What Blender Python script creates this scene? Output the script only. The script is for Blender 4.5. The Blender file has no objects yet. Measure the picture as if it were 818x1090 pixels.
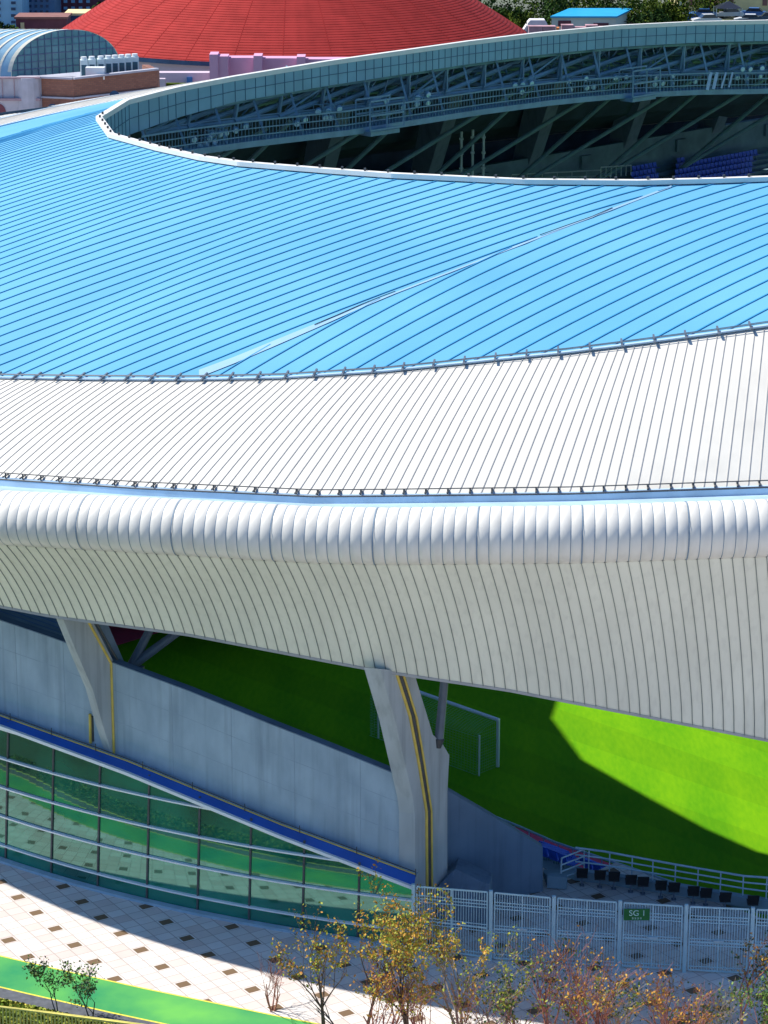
import bpy, math, random
from mathutils import Vector, Matrix
from mathutils.bvhtree import BVHTree
R = math.radians
random.seed(7)
scene = bpy.context.scene
COL = scene.collection

# ------------------------------------------------------------------ camera geometry (metres)
F = 2800.0; CX, CY = 409.0, 545.0; HC = 43.0; TILT = R(16.8)
c_, s_ = math.cos(TILT), math.sin(TILT)
def slope(py):                      # height change per metre of ground distance along the sight line
    k = (CY - py) / F
    return (k * c_ - s_) / (c_ + k * s_)
def at_y(px, py, y):
    w = y * slope(py)
    D = y * c_ - w * s_
    return Vector(((px - CX) / F * D, y, HC + w))
def at_z(px, py, z):
    return at_y(px, py, (z - HC) / slope(py))
def pxpy(p):
    w = p[2] - HC
    D = p[1] * c_ - w * s_
    return CX + F * p[0] / D, CY - F * (p[1] * s_ + w * c_) / D
def on_plane(px, py, p0, n):        # sight line with the plane through p0 with normal n
    d = at_y(px, py, 100.0) - Vector((0, 0, HC))
    o = Vector((0, 0, HC)); n = Vector(n)
    t = (Vector(p0) - o).dot(n) / d.dot(n)
    return o + d * t
def lerp(a, b, t): return a + (b - a) * t
def interp(pts, x):
    if x <= pts[0][0]:
        (x0, y0), (x1, y1) = pts[0], pts[1]
    elif x >= pts[-1][0]:
        (x0, y0), (x1, y1) = pts[-2], pts[-1]
    else:
        for i in range(len(pts) - 1):
            if pts[i][0] <= x <= pts[i + 1][0]:
                (x0, y0), (x1, y1) = pts[i], pts[i + 1]; break
    return y0 + (y1 - y0) * (x - x0) / (x1 - x0)

# stadium axes: u along the pitch (away and to the right), v across it
SC = Vector((40.0, 159.0, 0)); q = math.sqrt(.5)
def uv(u, v, z=0.0): return Vector((SC.x + (u - v) * q, SC.y + (u + v) * q, z))
def to_uv(p): return ((p[0] - SC.x + p[1] - SC.y) * q, (-(p[0] - SC.x) + (p[1] - SC.y)) * q)
EA, EB = 85.0, 61.0                 # foot of the building
RA, RB, RROT = 90.3, 60.1, R(-3.9)  # roof edge, turned slightly against the pitch axis
def ell(t, off, a, b, rot):         # ellipse point, off = metres outward
    cu, sv = math.cos(t), math.sin(t)
    nu, nv = cu / a, sv / b
    l = math.hypot(nu, nv); nu /= l; nv /= l
    x, y = a * cu + nu * off, b * sv + nv * off
    c, s = math.cos(rot), math.sin(rot)
    return x * c - y * s, x * s + y * c
def O(t, off=0.0): return ell(t, off, RA, RB, RROT)
def OP(t, off, z): u, v = O(t, off); return uv(u, v, z)
def WP(t, off, z): u, v = ell(t, off, EA, EB, 0.0); return uv(u, v, z)

# ------------------------------------------------------------------ materials
def new_mat(name):
    m = bpy.data.materials.new(name); m.use_nodes = True
    return m, m.node_tree.nodes, m.node_tree.links, m.node_tree.nodes['Principled BSDF']
def mat(name, col, rough=.6, metal=0.0, var=.12, scale=3.0, bump=0.0, col2=None, stretch=None, spec=.5):
    m, N, L, P = new_mat(name)
    tc = N.new('ShaderNodeTexCoord'); nz = N.new('ShaderNodeTexNoise'); nz.inputs['Scale'].default_value = scale
    nz.inputs['Detail'].default_value = 6
    if stretch:
        mp = N.new('ShaderNodeMapping'); mp.inputs['Scale'].default_value = stretch
        L.new(tc.outputs['Object'], mp.inputs[0]); L.new(mp.outputs[0], nz.inputs[0])
    else: L.new(tc.outputs['Object'], nz.inputs[0])
    rp = N.new('ShaderNodeValToRGB')
    a = [max(0, c * (1 - var)) for c in col] + [1]
    b = [min(1, c * (1 + var)) for c in (col2 or col)] + [1]
    rp.color_ramp.elements[0].color = a; rp.color_ramp.elements[0].position = .32
    rp.color_ramp.elements[1].color = b; rp.color_ramp.elements[1].position = .68
    L.new(nz.outputs['Fac'], rp.inputs[0]); L.new(rp.outputs[0], P.inputs['Base Color'])
    P.inputs['Roughness'].default_value = rough; P.inputs['Metallic'].default_value = metal
    P.inputs['Specular IOR Level'].default_value = spec
    if bump:
        bm = N.new('ShaderNodeBump'); bm.inputs['Strength'].default_value = bump; bm.inputs['Distance'].default_value = .05
        L.new(nz.outputs['Fac'], bm.inputs['Height']); L.new(bm.outputs[0], P.inputs['Normal'])
    return m
M = {}
M['blue'] = mat('blue_roof_sheet', (.115, .375, .58), .5, 0, .05, .12, col2=(.14, .40, .60), spec=.15)
M['seam'] = mat('blue_seam_shade', (.035, .27, .50), .5, 0, .1, 1)  # darker than the sheet: the seams' shaded sides put into the colour
M['white'] = mat('white_roof_sheet', (.69, .67, .60), .5, 0, .04, .35)
M['rib'] = mat('rib_grey', (.40, .40, .39), .6, 0, .1, 2)
M['tube'] = mat('tube_white', (.75, .73, .66), .38, 0, .04, .6)
M['groove'] = mat('groove', (.20, .28, .36), .6, 0, .1, 2)
M['fascia'] = mat('fascia_panel', (.78, .78, .66), .5, 0, .06, .5, stretch=(1, 1, .3))
M['frib'] = mat('fascia_rib', (.20, .23, .21), .6, 0, .1, 2)
M['gutter'] = mat('gutter_metal', (.42, .58, .72), .4, 0, .1, 1)
M['dark'] = mat('dark_metal', (.06, .065, .07), .5, 0, .2, 3)
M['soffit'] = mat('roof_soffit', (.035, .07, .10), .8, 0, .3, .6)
M['rim'] = mat('rim_white', (.78, .77, .72), .5, 0, .05, 1)
M['teal'] = mat('inner_fascia', (.18, .38, .47), .45, 0, .1, .6)
M['tealline'] = mat('inner_fascia_joint', (.05, .13, .2), .6)
M['stand_far_shade'] = mat('stand_concrete_shade', (.13, .23, .28), .85, 0, .2, .8)  # darker copy of the stand concrete, shade under the roof put into its colour
M['steel'] = mat('truss_steel', (.16, .30, .38), .5, 0, .15, 1)
M['steelgrey'] = mat('strut_steel', (.12, .15, .19), .45, 0, .15, 2)
M['rail'] = mat('galvanised_rail', (.46, .60, .66), .4, .1, .1, 3)
M['concrete'] = mat('concrete', (.33, .43, .50), .85, 0, .07, 1.3, .15, col2=(.38, .48, .54), stretch=(1, 1, .5))
M['concrete_light'] = mat('concrete_column', (.42, .46, .46), .8, 0, .12, .9, .1, stretch=(1, 1, .4))
M['concrete_dark'] = mat('concrete_shade_tone', (.15, .22, .30), .85, 0, .12, .7, .1)  # dark copy of the concrete with shade put into its colour
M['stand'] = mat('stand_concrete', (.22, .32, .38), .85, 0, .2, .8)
M['band'] = mat('blue_band', (.015, .10, .42), .4, 0, .12, .8)
M['louver'] = mat('white_louver', (.82, .85, .85), .4, 0, .03, 2)
M['yellow'] = mat('yellow_pipe', (.72, .52, .10), .45, 0, .12, 2)
M['curb'] = mat('pale_kerb', (.36, .50, .58), .7, 0, .1, 2)
M['seat'] = mat('blue_seat_plastic', (.02, .12, .75), .4, 0, .15, 3)
M['seatblk'] = mat('black_seat_vinyl', (.012, .012, .014), .6, 0, .2, 4)
M['redtrack'] = mat('red_track', (.78, .07, .14), .8, 0, .1, 1)
M['goalwhite'] = mat('goal_white', (.93, .95, .95), .35, 0, .02, 3)
M['net'] = mat('goal_net', (.30, .55, .50), .8, 0, .05, 3)
M['sign'] = mat('sign_green', (.01, .16, .03), .5, 0, .1, 3)
M['signtext'] = mat('sign_lettering', (.55, .80, .70), .5, 0, .03, 3)
M['fence'] = mat('fence_steel', (.45, .66, .72), .4, .1, .08, 2)
M['green_path'] = mat('green_path_paint', (.04, .33, .13), .8, 0, .18, .35, col2=(.12, .40, .08), spec=.2)
M['yellow_line'] = mat('yellow_line', (.80, .70, .08), .6, 0, .1, 2)
M['asphalt'] = mat('asphalt', (.10, .11, .13), .9, 0, .25, 4)
M['soil'] = mat('hedge_soil', (.05, .07, .015), .9, 0, .3, 3)
M['picket'] = mat('picket_yellow', (.75, .66, .16), .6, 0, .15, 2)
M['bark'] = mat('bark_brown', (.12, .075, .05), .9, 0, .3, 8)
M['twig'] = mat('twig_pinkish', (.34, .13, .09), .9, 0, .3, 8)
M['twig_pale'] = mat('twig_pale', (.34, .27, .20), .9, 0, .3, 8)
M['leaf_yel'] = mat('leaf_yellow_green', (.46, .38, .012), .7, 0, .4, 1.7, col2=(.20, .26, .02))
M['leaf_org'] = mat('leaf_orange', (.60, .19, .012), .7, 0, .4, 1.7, col2=(.40, .26, .02))
M['leaf_grn'] = mat('leaf_green', (.06, .16, .02), .6, 0, .4, 1.7, col2=(.14, .24, .02))
M['leaf_dk'] = mat('leaf_dark', (.015, .05, .02), .6, 0, .4, 1.7, col2=(.03, .09, .02))
M['far_leaf'] = mat('far_foliage', (.02, .06, .008), .9, 0, .4, .35, col2=(.09, .12, .012), spec=.1)
M['far_leaf2'] = mat('far_foliage_dark', (.010, .04, .012), .9, 0, .4, .35, col2=(.04, .08, .015), spec=.1)
M['hedge'] = mat('hedge_leaf', (.46, .36, .02), .8, 0, .5, 2.5, col2=(.16, .24, .02))
M['red'] = mat('red_dome', (.36, .038, .034), .8, 0, .12, .5, spec=.1)
M['redseam'] = mat('red_dome_seam', (.30, .030, .028), .9, 0, .12, .5, spec=.05)
M['pink'] = mat('pink_wall', (.62, .35, .50), .8, 0, .06, .5)
M['pinkpale'] = mat('pale_pink_wall', (.62, .52, .60), .8, 0, .05, .5)
for k in ('leaf_yel', 'leaf_org', 'leaf_grn', 'leaf_dk', 'hedge'): pass
M['brick'] = None
M['palestone'] = mat('pale_stone', (.42, .43, .50), .8, 0, .12, 1)
M['vault'] = mat('vault_metal', (.26, .46, .60), .4, 0, .1, 1)
M['vaultrib'] = mat('vault_rib', (.78, .76, .62), .4, 0, .05, 1)
M['vaultglass'] = mat('vault_end_panel', (.12, .30, .34), .25, 0, .2, .8)
M['hvacbody'] = mat('hvac_body', (.60, .74, .76), .5, 0, .1, 2)
M['hvacgrill'] = mat('hvac_grille', (.02, .10, .15), .5, 0, .2, 2)
M['bluebld'] = mat('pale_blue_wall', (.30, .55, .72), .7, 0, .1, .5)
M['greybld'] = mat('blue_grey_wall', (.14, .26, .40), .7, 0, .1, .5)
M['darkwin'] = mat('dark_window', (.02, .06, .14), .2, 0, .2, 1)
M['brown'] = mat('brown_wall', (.16, .05, .07), .8, 0, .15, .8)
M['brownlit'] = mat('brown_wall_lit', (.26, .12, .10), .8, 0, .15, .8)  # lighter copy of the brown wall, sunlight put into its colour
M['creamwall'] = mat('cream_wall', (.80, .66, .34), .8, 0, .12, .6)
M['shedwall'] = mat('shed_wall', (.62, .68, .62), .7, 0, .06, .6)
M['shedroof'] = mat('shed_roof', (.02, .38, .70), .4, 0, .08, .6)
M['carwhite'] = mat('car_white', (.72, .74, .76), .25, 0, .02, 1)
M['carblue'] = mat('car_blue', (.05, .16, .42), .25, 0, .02, 1)
M['cardark'] = mat('car_dark', (.03, .035, .05), .25, 0, .02, 1)
M['carglass'] = mat('car_glass', (.02, .03, .05), .1, 0, .02, 1)
M['tyre'] = mat('tyre', (.015, .015, .015), .9, 0, .1, 1)
M['tarp'] = mat('white_tarp', (.74, .72, .74), .7, 0, .1, 1)
M['crate'] = mat('pinkish_crates', (.46, .27, .30), .8, 0, .25, .8)
M['orange'] = mat('orange_end', (.62, .20, .05), .7, 0, .1, 1)
M['lampglass'] = mat('lamp_glass', (.62, .85, .85), .15, 0, .05, 2)
M['farground'] = mat('yard_ground', (.16, .17, .15), .9, 0, .3, .05, col2=(.12, .14, .08))

def brick_mat():
    m, N, L, P = new_mat('brown_brick')
    tc = N.new('ShaderNodeTexCoord'); br = N.new('ShaderNodeTexBrick')
    mp = N.new('ShaderNodeMapping'); mp.inputs['Rotation'].default_value = (R(90), 0, 0)
    L.new(tc.outputs['Object'], mp.inputs[0]); L.new(mp.outputs[0], br.inputs[0])
    br.inputs['Scale'].default_value = 1.6
    br.inputs['Color1'].default_value = (.24, .105, .075, 1); br.inputs['Color2'].default_value = (.30, .14, .095, 1)
    br.inputs['Mortar'].default_value = (.17, .10, .09, 1)
    L.new(br.outputs[0], P.inputs['Base Color']); P.inputs['Roughness'].default_value = .85
    return m
def streak(m, amt=.35, sc=(2.2, 2.2, .12)):
    N, L = m.node_tree.nodes, m.node_tree.links; P = N['Principled BSDF']
    src = P.inputs['Base Color'].links[0].from_socket
    tc = N.new('ShaderNodeTexCoord'); mp = N.new('ShaderNodeMapping'); mp.inputs['Scale'].default_value = sc
    nz = N.new('ShaderNodeTexNoise'); nz.inputs['Scale'].default_value = 1.6; nz.inputs['Detail'].default_value = 5
    L.new(tc.outputs['Object'], mp.inputs[0]); L.new(mp.outputs[0], nz.inputs[0])
    mr = N.new('ShaderNodeMapRange'); mr.inputs['From Min'].default_value = .5; mr.inputs['From Max'].default_value = .75
    mr.inputs['To Min'].default_value = 1; mr.inputs['To Max'].default_value = 1 - amt
    L.new(nz.outputs['Fac'], mr.inputs[0])
    sc_ = N.new('ShaderNodeVectorMath'); sc_.operation = 'SCALE'; L.new(src, sc_.inputs[0]); L.new(mr.outputs[0], sc_.inputs['Scale'])
    L.new(sc_.outputs[0], P.inputs['Base Color'])
streak(M['concrete'], .22); streak(M['concrete_light'], .28); streak(M['concrete_dark'], .25); streak(M['fascia'], .10, (3, 3, .1)); streak(M['tube'], .12, (1.5, 1.5, .3)); streak(M['white'], .08, (.5, .5, .5))
def bay_tone(m, ax, off, w, amt):            # each roofing sheet a slightly different tone
    N, L = m.node_tree.nodes, m.node_tree.links; P = N['Principled BSDF']
    src = P.inputs['Base Color'].links[0].from_socket
    tc = N.new('ShaderNodeTexCoord'); d = N.new('ShaderNodeVectorMath'); d.operation = 'DOT_PRODUCT'; d.inputs[1].default_value = ax
    L.new(tc.outputs['Object'], d.inputs[0])
    a = N.new('ShaderNodeMath'); a.operation = 'ADD'; a.inputs[1].default_value = off; L.new(d.outputs['Value'], a.inputs[0])
    b = N.new('ShaderNodeMath'); b.operation = 'DIVIDE'; b.inputs[1].default_value = w; L.new(a.outputs[0], b.inputs[0])
    f = N.new('ShaderNodeMath'); f.operation = 'FLOOR'; L.new(b.outputs[0], f.inputs[0])
    wn = N.new('ShaderNodeTexWhiteNoise'); wn.noise_dimensions = '1D'; L.new(f.outputs[0], wn.inputs['W'])
    mr = N.new('ShaderNodeMapRange'); mr.inputs['To Min'].default_value = 1 - amt; mr.inputs['To Max'].default_value = 1 + amt
    L.new(wn.outputs['Value'], mr.inputs[0])
    s2 = N.new('ShaderNodeVectorMath'); s2.operation = 'SCALE'; L.new(src, s2.inputs[0]); L.new(mr.outputs[0], s2.inputs['Scale'])
    L.new(s2.outputs[0], P.inputs['Base Color'])
M['brick'] = brick_mat()

def grass_mat():
    m, N, L, P = new_mat('pitch_grass')
    tc = N.new('ShaderNodeTexCoord')
    n1 = N.new('ShaderNodeTexNoise'); n1.inputs['Scale'].default_value = .35; n1.inputs['Detail'].default_value = 8
    n2 = N.new('ShaderNodeTexNoise'); n2.inputs['Scale'].default_value = 5; n2.inputs['Detail'].default_value = 4
    mp = N.new('ShaderNodeMapping'); mp.inputs['Rotation'].default_value = (0, 0, R(-45)); mp.inputs['Scale'].default_value = (1, .25, 1)
    L.new(tc.outputs['Object'], mp.inputs[0]); L.new(mp.outputs[0], n1.inputs[0]); L.new(mp.outputs[0], n2.inputs[0])
    ad = N.new('ShaderNodeMath'); ad.operation = 'MULTIPLY_ADD'; ad.inputs[1].default_value = .45
    L.new(n2.outputs['Fac'], ad.inputs[0]); L.new(n1.outputs['Fac'], ad.inputs[2])
    rp = N.new('ShaderNodeValToRGB')
    rp.color_ramp.elements[0].position = .55; rp.color_ramp.elements[0].color = (.085, .29, .004, 1)
    rp.color_ramp.elements[1].position = .95; rp.color_ramp.elements[1].color = (.16, .38, .004, 1)
    L.new(ad.outputs[0], rp.inputs[0]); L.new(rp.outputs[0], P.inputs['Base Color'])
    dv = N.new('ShaderNodeVectorMath'); dv.operation = 'DOT_PRODUCT'; dv.inputs[1].default_value = (q / 5.5, q / 5.5, 0)
    L.new(tc.outputs['Object'], dv.inputs[0])
    fr_ = N.new('ShaderNodeMath'); fr_.operation = 'FRACT'; L.new(dv.outputs['Value'], fr_.inputs[0])
    gt = N.new('ShaderNodeMath'); gt.operation = 'GREATER_THAN'; gt.inputs[1].default_value = .5; L.new(fr_.outputs[0], gt.inputs[0])
    mr = N.new('ShaderNodeMapRange'); mr.inputs['To Min'].default_value = .94; mr.inputs['To Max'].default_value = 1.04; L.new(gt.outputs[0], mr.inputs[0])
    s3 = N.new('ShaderNodeVectorMath'); s3.operation = 'SCALE'; L.new(rp.outputs[0], s3.inputs[0]); L.new(mr.outputs[0], s3.inputs['Scale'])
    L.new(s3.outputs[0], P.inputs['Base Color'])
    P.inputs['Roughness'].default_value = .9; P.inputs['Specular IOR Level'].default_value = .08
    return m
M['grass'] = grass_mat()

# paving: pale slabs with a lattice of dark square tiles
TA = Vector((.87, -1.36)); TB = Vector((1.60, .96))
T0 = at_z(59, 988.5, 0)
def paving_mat():
    m, N, L, P = new_mat('plaza_paving')
    tc = N.new('ShaderNodeTexCoord')
    det = TA.x * TB.y - TA.y * TB.x
    def dot(ax, ay, off):
        d = N.new('ShaderNodeVectorMath'); d.operation = 'DOT_PRODUCT'; d.inputs[1].default_value = (ax, ay, 0)
        L.new(tc.outputs['Object'], d.inputs[0])
        a = N.new('ShaderNodeMath'); a.operation = 'ADD'; a.inputs[1].default_value = off
        L.new(d.outputs['Value'], a.inputs[0]); return a.outputs[0]
    ax, ay = TB.y / det, -TB.x / det
    bx, by = -TA.y / det, TA.x / det
    A = dot(ax, ay, -(ax * T0.x + ay * T0.y)); B = dot(bx, by, -(bx * T0.x + by * T0.y))
    def math(op, a, b=None, v=None):
        n = N.new('ShaderNodeMath'); n.operation = op; L.new(a, n.inputs[0])
        if b is not None: L.new(b, n.inputs[1])
        if v is not None: n.inputs[1].default_value = v
        return n.outputs[0]
    def near(x, w):                 # 1 within w/2 of an integer
        f = math('ADD', x, v=.5); f = math('FRACT', f); f = math('SUBTRACT', f, v=.5); f = math('ABSOLUTE', f)
        return math('LESS_THAN', f, v=w / 2)
    dark = math('MULTIPLY', near(A, .24), near(B, .25))
    # slab-to-slab tone: cells of a third of the lattice
    A3 = math('MULTIPLY', A, v=3.0); B3 = math('MULTIPLY', B, v=3.0)
    fa = math('FLOOR', math('ADD', A3, v=.5)); fb = math('FLOOR', math('ADD', B3, v=.5))
    cmb = N.new('ShaderNodeCombineXYZ'); L.new(fa, cmb.inputs[0]); L.new(fb, cmb.inputs[1])
    wn = N.new('ShaderNodeTexWhiteNoise'); L.new(cmb.outputs[0], wn.inputs[0])
    rp = N.new('ShaderNodeValToRGB')
    rp.color_ramp.elements[0].color = (.64, .55, .51, 1); rp.color_ramp.elements[1].color = (.74, .71, .68, 1)
    e = rp.color_ramp.elements.new(.45); e.color = (.70, .65, .61, 1)
    L.new(wn.outputs['Value'], rp.inputs[0])
    n1 = N.new('ShaderNodeTexNoise'); n1.inputs['Scale'].default_value = .8; n1.inputs['Detail'].default_value = 6
    L.new(tc.outputs['Object'], n1.inputs[0])
    mr = N.new('ShaderNodeMapRange'); mr.inputs['To Min'].default_value = .86; mr.inputs['To Max'].default_value = 1.1
    L.new(n1.outputs['Fac'], mr.inputs[0])
    ml = N.new('ShaderNodeVectorMath'); ml.operation = 'SCALE'; L.new(rp.outputs[0], ml.inputs[0]); L.new(mr.outputs[0], ml.inputs['Scale'])
    joint = math('MAXIMUM', near(math('ADD', A3, v=.5), .05), near(math('ADD', B3, v=.5), .05))
    mj = N.new('ShaderNodeMixRGB'); mj.inputs[2].default_value = (.40, .33, .30, 1)
    L.new(joint, mj.inputs[0]); L.new(ml.outputs[0], mj.inputs[1])
    mx = N.new('ShaderNodeMixRGB'); mx.inputs[2].default_value = (.17, .105, .055, 1)
    L.new(dark, mx.inputs[0]); L.new(mj.outputs[0], mx.inputs[1])
    L.new(mx.outputs[0], P.inputs['Base Color']); P.inputs['Roughness'].default_value = .75
    return m
M['paving'] = paving_mat()

def glass_mat():
    m, N, L, P = new_mat('green_coated_glass')
    P.inputs['Base Color'].default_value = (.005, .085, .06, 1); P.inputs['Roughness'].default_value = .06
    tc = N.new('ShaderNodeTexCoord')
    nz = N.new('ShaderNodeTexNoise'); nz.inputs['Scale'].default_value = .25; L.new(tc.outputs['Object'], nz.inputs[0])
    rp = N.new('ShaderNodeValToRGB')
    rp.color_ramp.elements[0].color = (.003, .05, .04, 1); rp.color_ramp.elements[1].color = (.008, .17, .11, 1)
    rp.color_ramp.elements[0].position = .4; rp.color_ramp.elements[1].position = .6
    L.new(nz.outputs['Fac'], rp.inputs[0]); L.new(rp.outputs[0], P.inputs['Base Color'])
    gl = N.new('ShaderNodeBsdfGlossy'); gl.inputs['Color'].default_value = (.38, .95, .78, 1); gl.inputs['Roughness'].default_value = .015
    bp = N.new('ShaderNodeBump'); bp.inputs['Strength'].default_value = .03; bp.inputs['Distance'].default_value = .02
    n2 = N.new('ShaderNodeTexNoise'); n2.inputs['Scale'].default_value = .8; L.new(tc.outputs['Object'], n2.inputs[0])
    L.new(n2.outputs['Fac'], bp.inputs['Height']); L.new(bp.outputs[0], gl.inputs['Normal'])
    mx = N.new('ShaderNodeMixShader'); mx.inputs[0].default_value = .15
    L.new(P.outputs[0], mx.inputs[1]); L.new(gl.outputs[0], mx.inputs[2])
    L.new(mx.outputs[0], N['Material Output'].inputs[0])
    return m
M['glass'] = glass_mat()

# ------------------------------------------------------------------ builders
class MB:
    def __init__(s): s.v = []; s.f = []
    def add(s, vs, fs):
        b = len(s.v); s.v += [tuple(x) for x in vs]; s.f += [tuple(i + b for i in f) for f in fs]; return s
    def quad(s, a, b, c, d): return s.add([a, b, c, d], [(0, 1, 2, 3)])
    def box(s, c, size, rz=0.0, mtx=None):
        x, y, z = (k / 2 for k in size)
        vs = [Vector((i, j, k)) for k in (-z, z) for j in (-y, y) for i in (-x, x)]
        Mx = mtx or Matrix.Rotation(rz, 3, 'Z')
        vs = [Mx @ p + Vector(c) for p in vs]
        return s.add(vs, [(0, 2, 3, 1), (4, 5, 7, 6), (0, 1, 5, 4), (2, 6, 7, 3), (0, 4, 6, 2), (1, 3, 7, 5)])
    def bar(s, p, q2, w, h, up=(0, 0, 1)):       # rectangular bar, w across, h along up
        p = Vector(p); q2 = Vector(q2); d = (q2 - p)
        if d.length < 1e-6: return s
        d.normalize(); sx = d.cross(Vector(up))
        if sx.length < 1e-4: sx = d.cross(Vector((1, 0, 0)))
        sx.normalize(); u2 = sx.cross(d)
        vs = []
        for e in (p, q2):
            for a, b in ((-1, -1), (1, -1), (1, 1), (-1, 1)): vs.append(e + sx * a * w / 2 + u2 * b * h / 2)
        return s.add(vs, [(3, 2, 1, 0), (4, 5, 6, 7), (0, 1, 5, 4), (1, 2, 6, 5), (2, 3, 7, 6), (3, 0, 4, 7)])
    def tube(s, pts, r, n=8, cap=True):
        pts = [Vector(p) for p in pts]; rs = r if isinstance(r, (list, tuple)) else [r] * len(pts)
        rings = []; b = len(s.v); prev = None
        for i, p in enumerate(pts):
            d = (pts[min(i + 1, len(pts) - 1)] - pts[max(i - 1, 0)])
            if d.length < 1e-9: d = Vector((0, 0, 1))
            d.normalize()
            if prev is None:
                a = d.cross(Vector((0, 0, 1)))
                if a.length < .05: a = d.cross(Vector((1, 0, 0)))
            else: a = prev - d * prev.dot(d)
            a.normalize(); prev = a; b2 = d.cross(a)
            s.v += [tuple(p + (a * math.cos(2 * math.pi * k / n) + b2 * math.sin(2 * math.pi * k / n)) * rs[i]) for k in range(n)]
        for i in range(len(pts) - 1):
            for k in range(n):
                k2 = (k + 1) % n
                s.f.append((b + i * n + k, b + i * n + k2, b + (i + 1) * n + k2, b + (i + 1) * n + k))
        if cap:
            s.f.append(tuple(b + k for k in reversed(range(n))))
            s.f.append(tuple(b + (len(pts) - 1) * n + k for k in range(n)))
        return s
    def grid(s, rows, close=False):              # rows of equal length
        b = len(s.v); n = len(rows[0])
        for r in rows: s.v += [tuple(p) for p in r]
        m = len(rows)
        for i in range(m if close else m - 1):
            for j in range(n - 1):
                i2 = (i + 1) % m
                s.f.append((b + i * n + j, b + i * n + j + 1, b + i2 * n + j + 1, b + i2 * n + j))
        return s
    def prism(s, poly, vec):                     # polygon swept by a vector
        poly = [Vector(p) for p in poly]; vec = Vector(vec); n = len(poly)
        return s.add(poly + [p + vec for p in poly],
                     [tuple(reversed(range(n))), tuple(range(n, 2 * n))] + [(i, (i + 1) % n, (i + 1) % n + n, i + n) for i in range(n)])
    def build(s, name, m, parent=None, smooth=False):
        me = bpy.data.meshes.new(name); me.from_pydata(s.v, [], s.f); me.update()
        me.materials.append(m)
        if smooth:
            for p in me.polygons: p.use_smooth = True
        o = bpy.data.objects.new(name, me); COL.objects.link(o)
        if parent is not None:
            o.parent = parent
            T = gm(parent).inverted()
            if T != Matrix.Identity(4): me.transform(T)
        return o
def gm(o):
    m = o.matrix_basis.copy()
    p = o.parent
    while p is not None: m = p.matrix_basis @ m; p = p.parent
    return m
def tag(o, label=None, cat=None, group=None, kind=None):
    if label: o['label'] = label
    if cat: o['category'] = cat
    if group: o['group'] = group
    if kind: o['kind'] = kind
    return o
def thing(name, loc, label, cat, group=None, rz=0.0):
    o = bpy.data.objects.new(name, None); COL.objects.link(o); o.empty_display_size = .3
    o.location = loc; o.rotation_euler = (0, 0, rz)
    return tag(o, label, cat, group)
KIDS = {}
def copy_tree(o, parent=None):
    c = o.copy(); COL.objects.link(c); c.parent = parent
    for ch in [x for x in bpy.data.objects if x.parent == o]: copy_tree(ch, c)
    return c

# ------------------------------------------------------------------ traced roof curves
cosblend = lambda a, b, t: a + (b - a) * (.5 - .5 * math.cos(math.pi * max(0, min(1, t))))
class Curve:
    def __init__(s, off, trace, zside, zfar=None):
        s.off = off; s.keys = []
        for i in range(1700, 2300):
            t = R(i / 10.0); u, v = O(t, off); z = 17.0
            for _ in range(3):
                p = uv(u, v, z); px, _py = pxpy(p)
                z = HC + p.y * slope(interp(trace, max(-8, min(826, px))))
            if -8 <= px <= 826: s.keys.append((t, z))
        s.t0, s.z0 = s.keys[0]; s.t1, s.z1 = s.keys[-1]; s.zs = zside; s.zf = zfar if zfar is not None else s.z0
    def z(s, t):
        t = t % (2 * math.pi); a, b = R(104), R(256)
        if s.t0 <= t <= s.t1: return interp(s.keys, t)
        if a <= t < s.t0: return cosblend(s.zs, s.z0, (t - a) / (s.t0 - a))
        if s.t1 < t <= b: return cosblend(s.z1, s.zs, (t - s.t1) / (b - s.t1))
        if b < t < R(284) or R(76) < t < a: return s.zs
        if t >= R(284): return cosblend(s.zs, s.zf, (t - R(284)) / R(76))
        return cosblend(s.zf, s.zs, t / R(76))
    ext = 0.0
    def p(s, t, doff=0.0, dz=0.0):
        tt = t % (2 * math.pi)
        e = s.ext * (1 if R(90) < tt < R(128) else cosblend(1, 0, (tt - R(128)) / R(38)) if R(128) <= tt < R(166) else 0)
        return OP(t, s.off + e + doff, s.z(t) + dz)
cT = Curve(0.0, [(0, 551), (150, 559), (335, 569.5), (410, 571), (610, 569), (818, 562)], 16.9)
cG = Curve(-2.7, [(0, 508.5), (150, 518.5), (250, 523), (335, 527), (410, 526.5), (610, 524), (818, 517)], 18.4)
cB = Curve(-9.6, [(0, 403), (100, 404.5), (205, 405), (300, 403), (410, 396), (460, 391), (530, 383.5), (605, 376), (680, 366.5), (760, 356), (818, 347.5)], 18.7); cB.ext = 3.5
cF = Curve(-2.4, [(0, 645), (55, 655.5), (200, 675), (310, 696), (400, 713), (540, 734), (676, 760), (818, 787.6)], 11.0)
print('z T,G,B,F left', cT.z0, cG.z0, cB.z0, cF.z0, 'right', cT.z1, cG.z1, cB.z1, cF.z1, 't', math.degrees(cT.t0), math.degrees(cT.t1))

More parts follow.
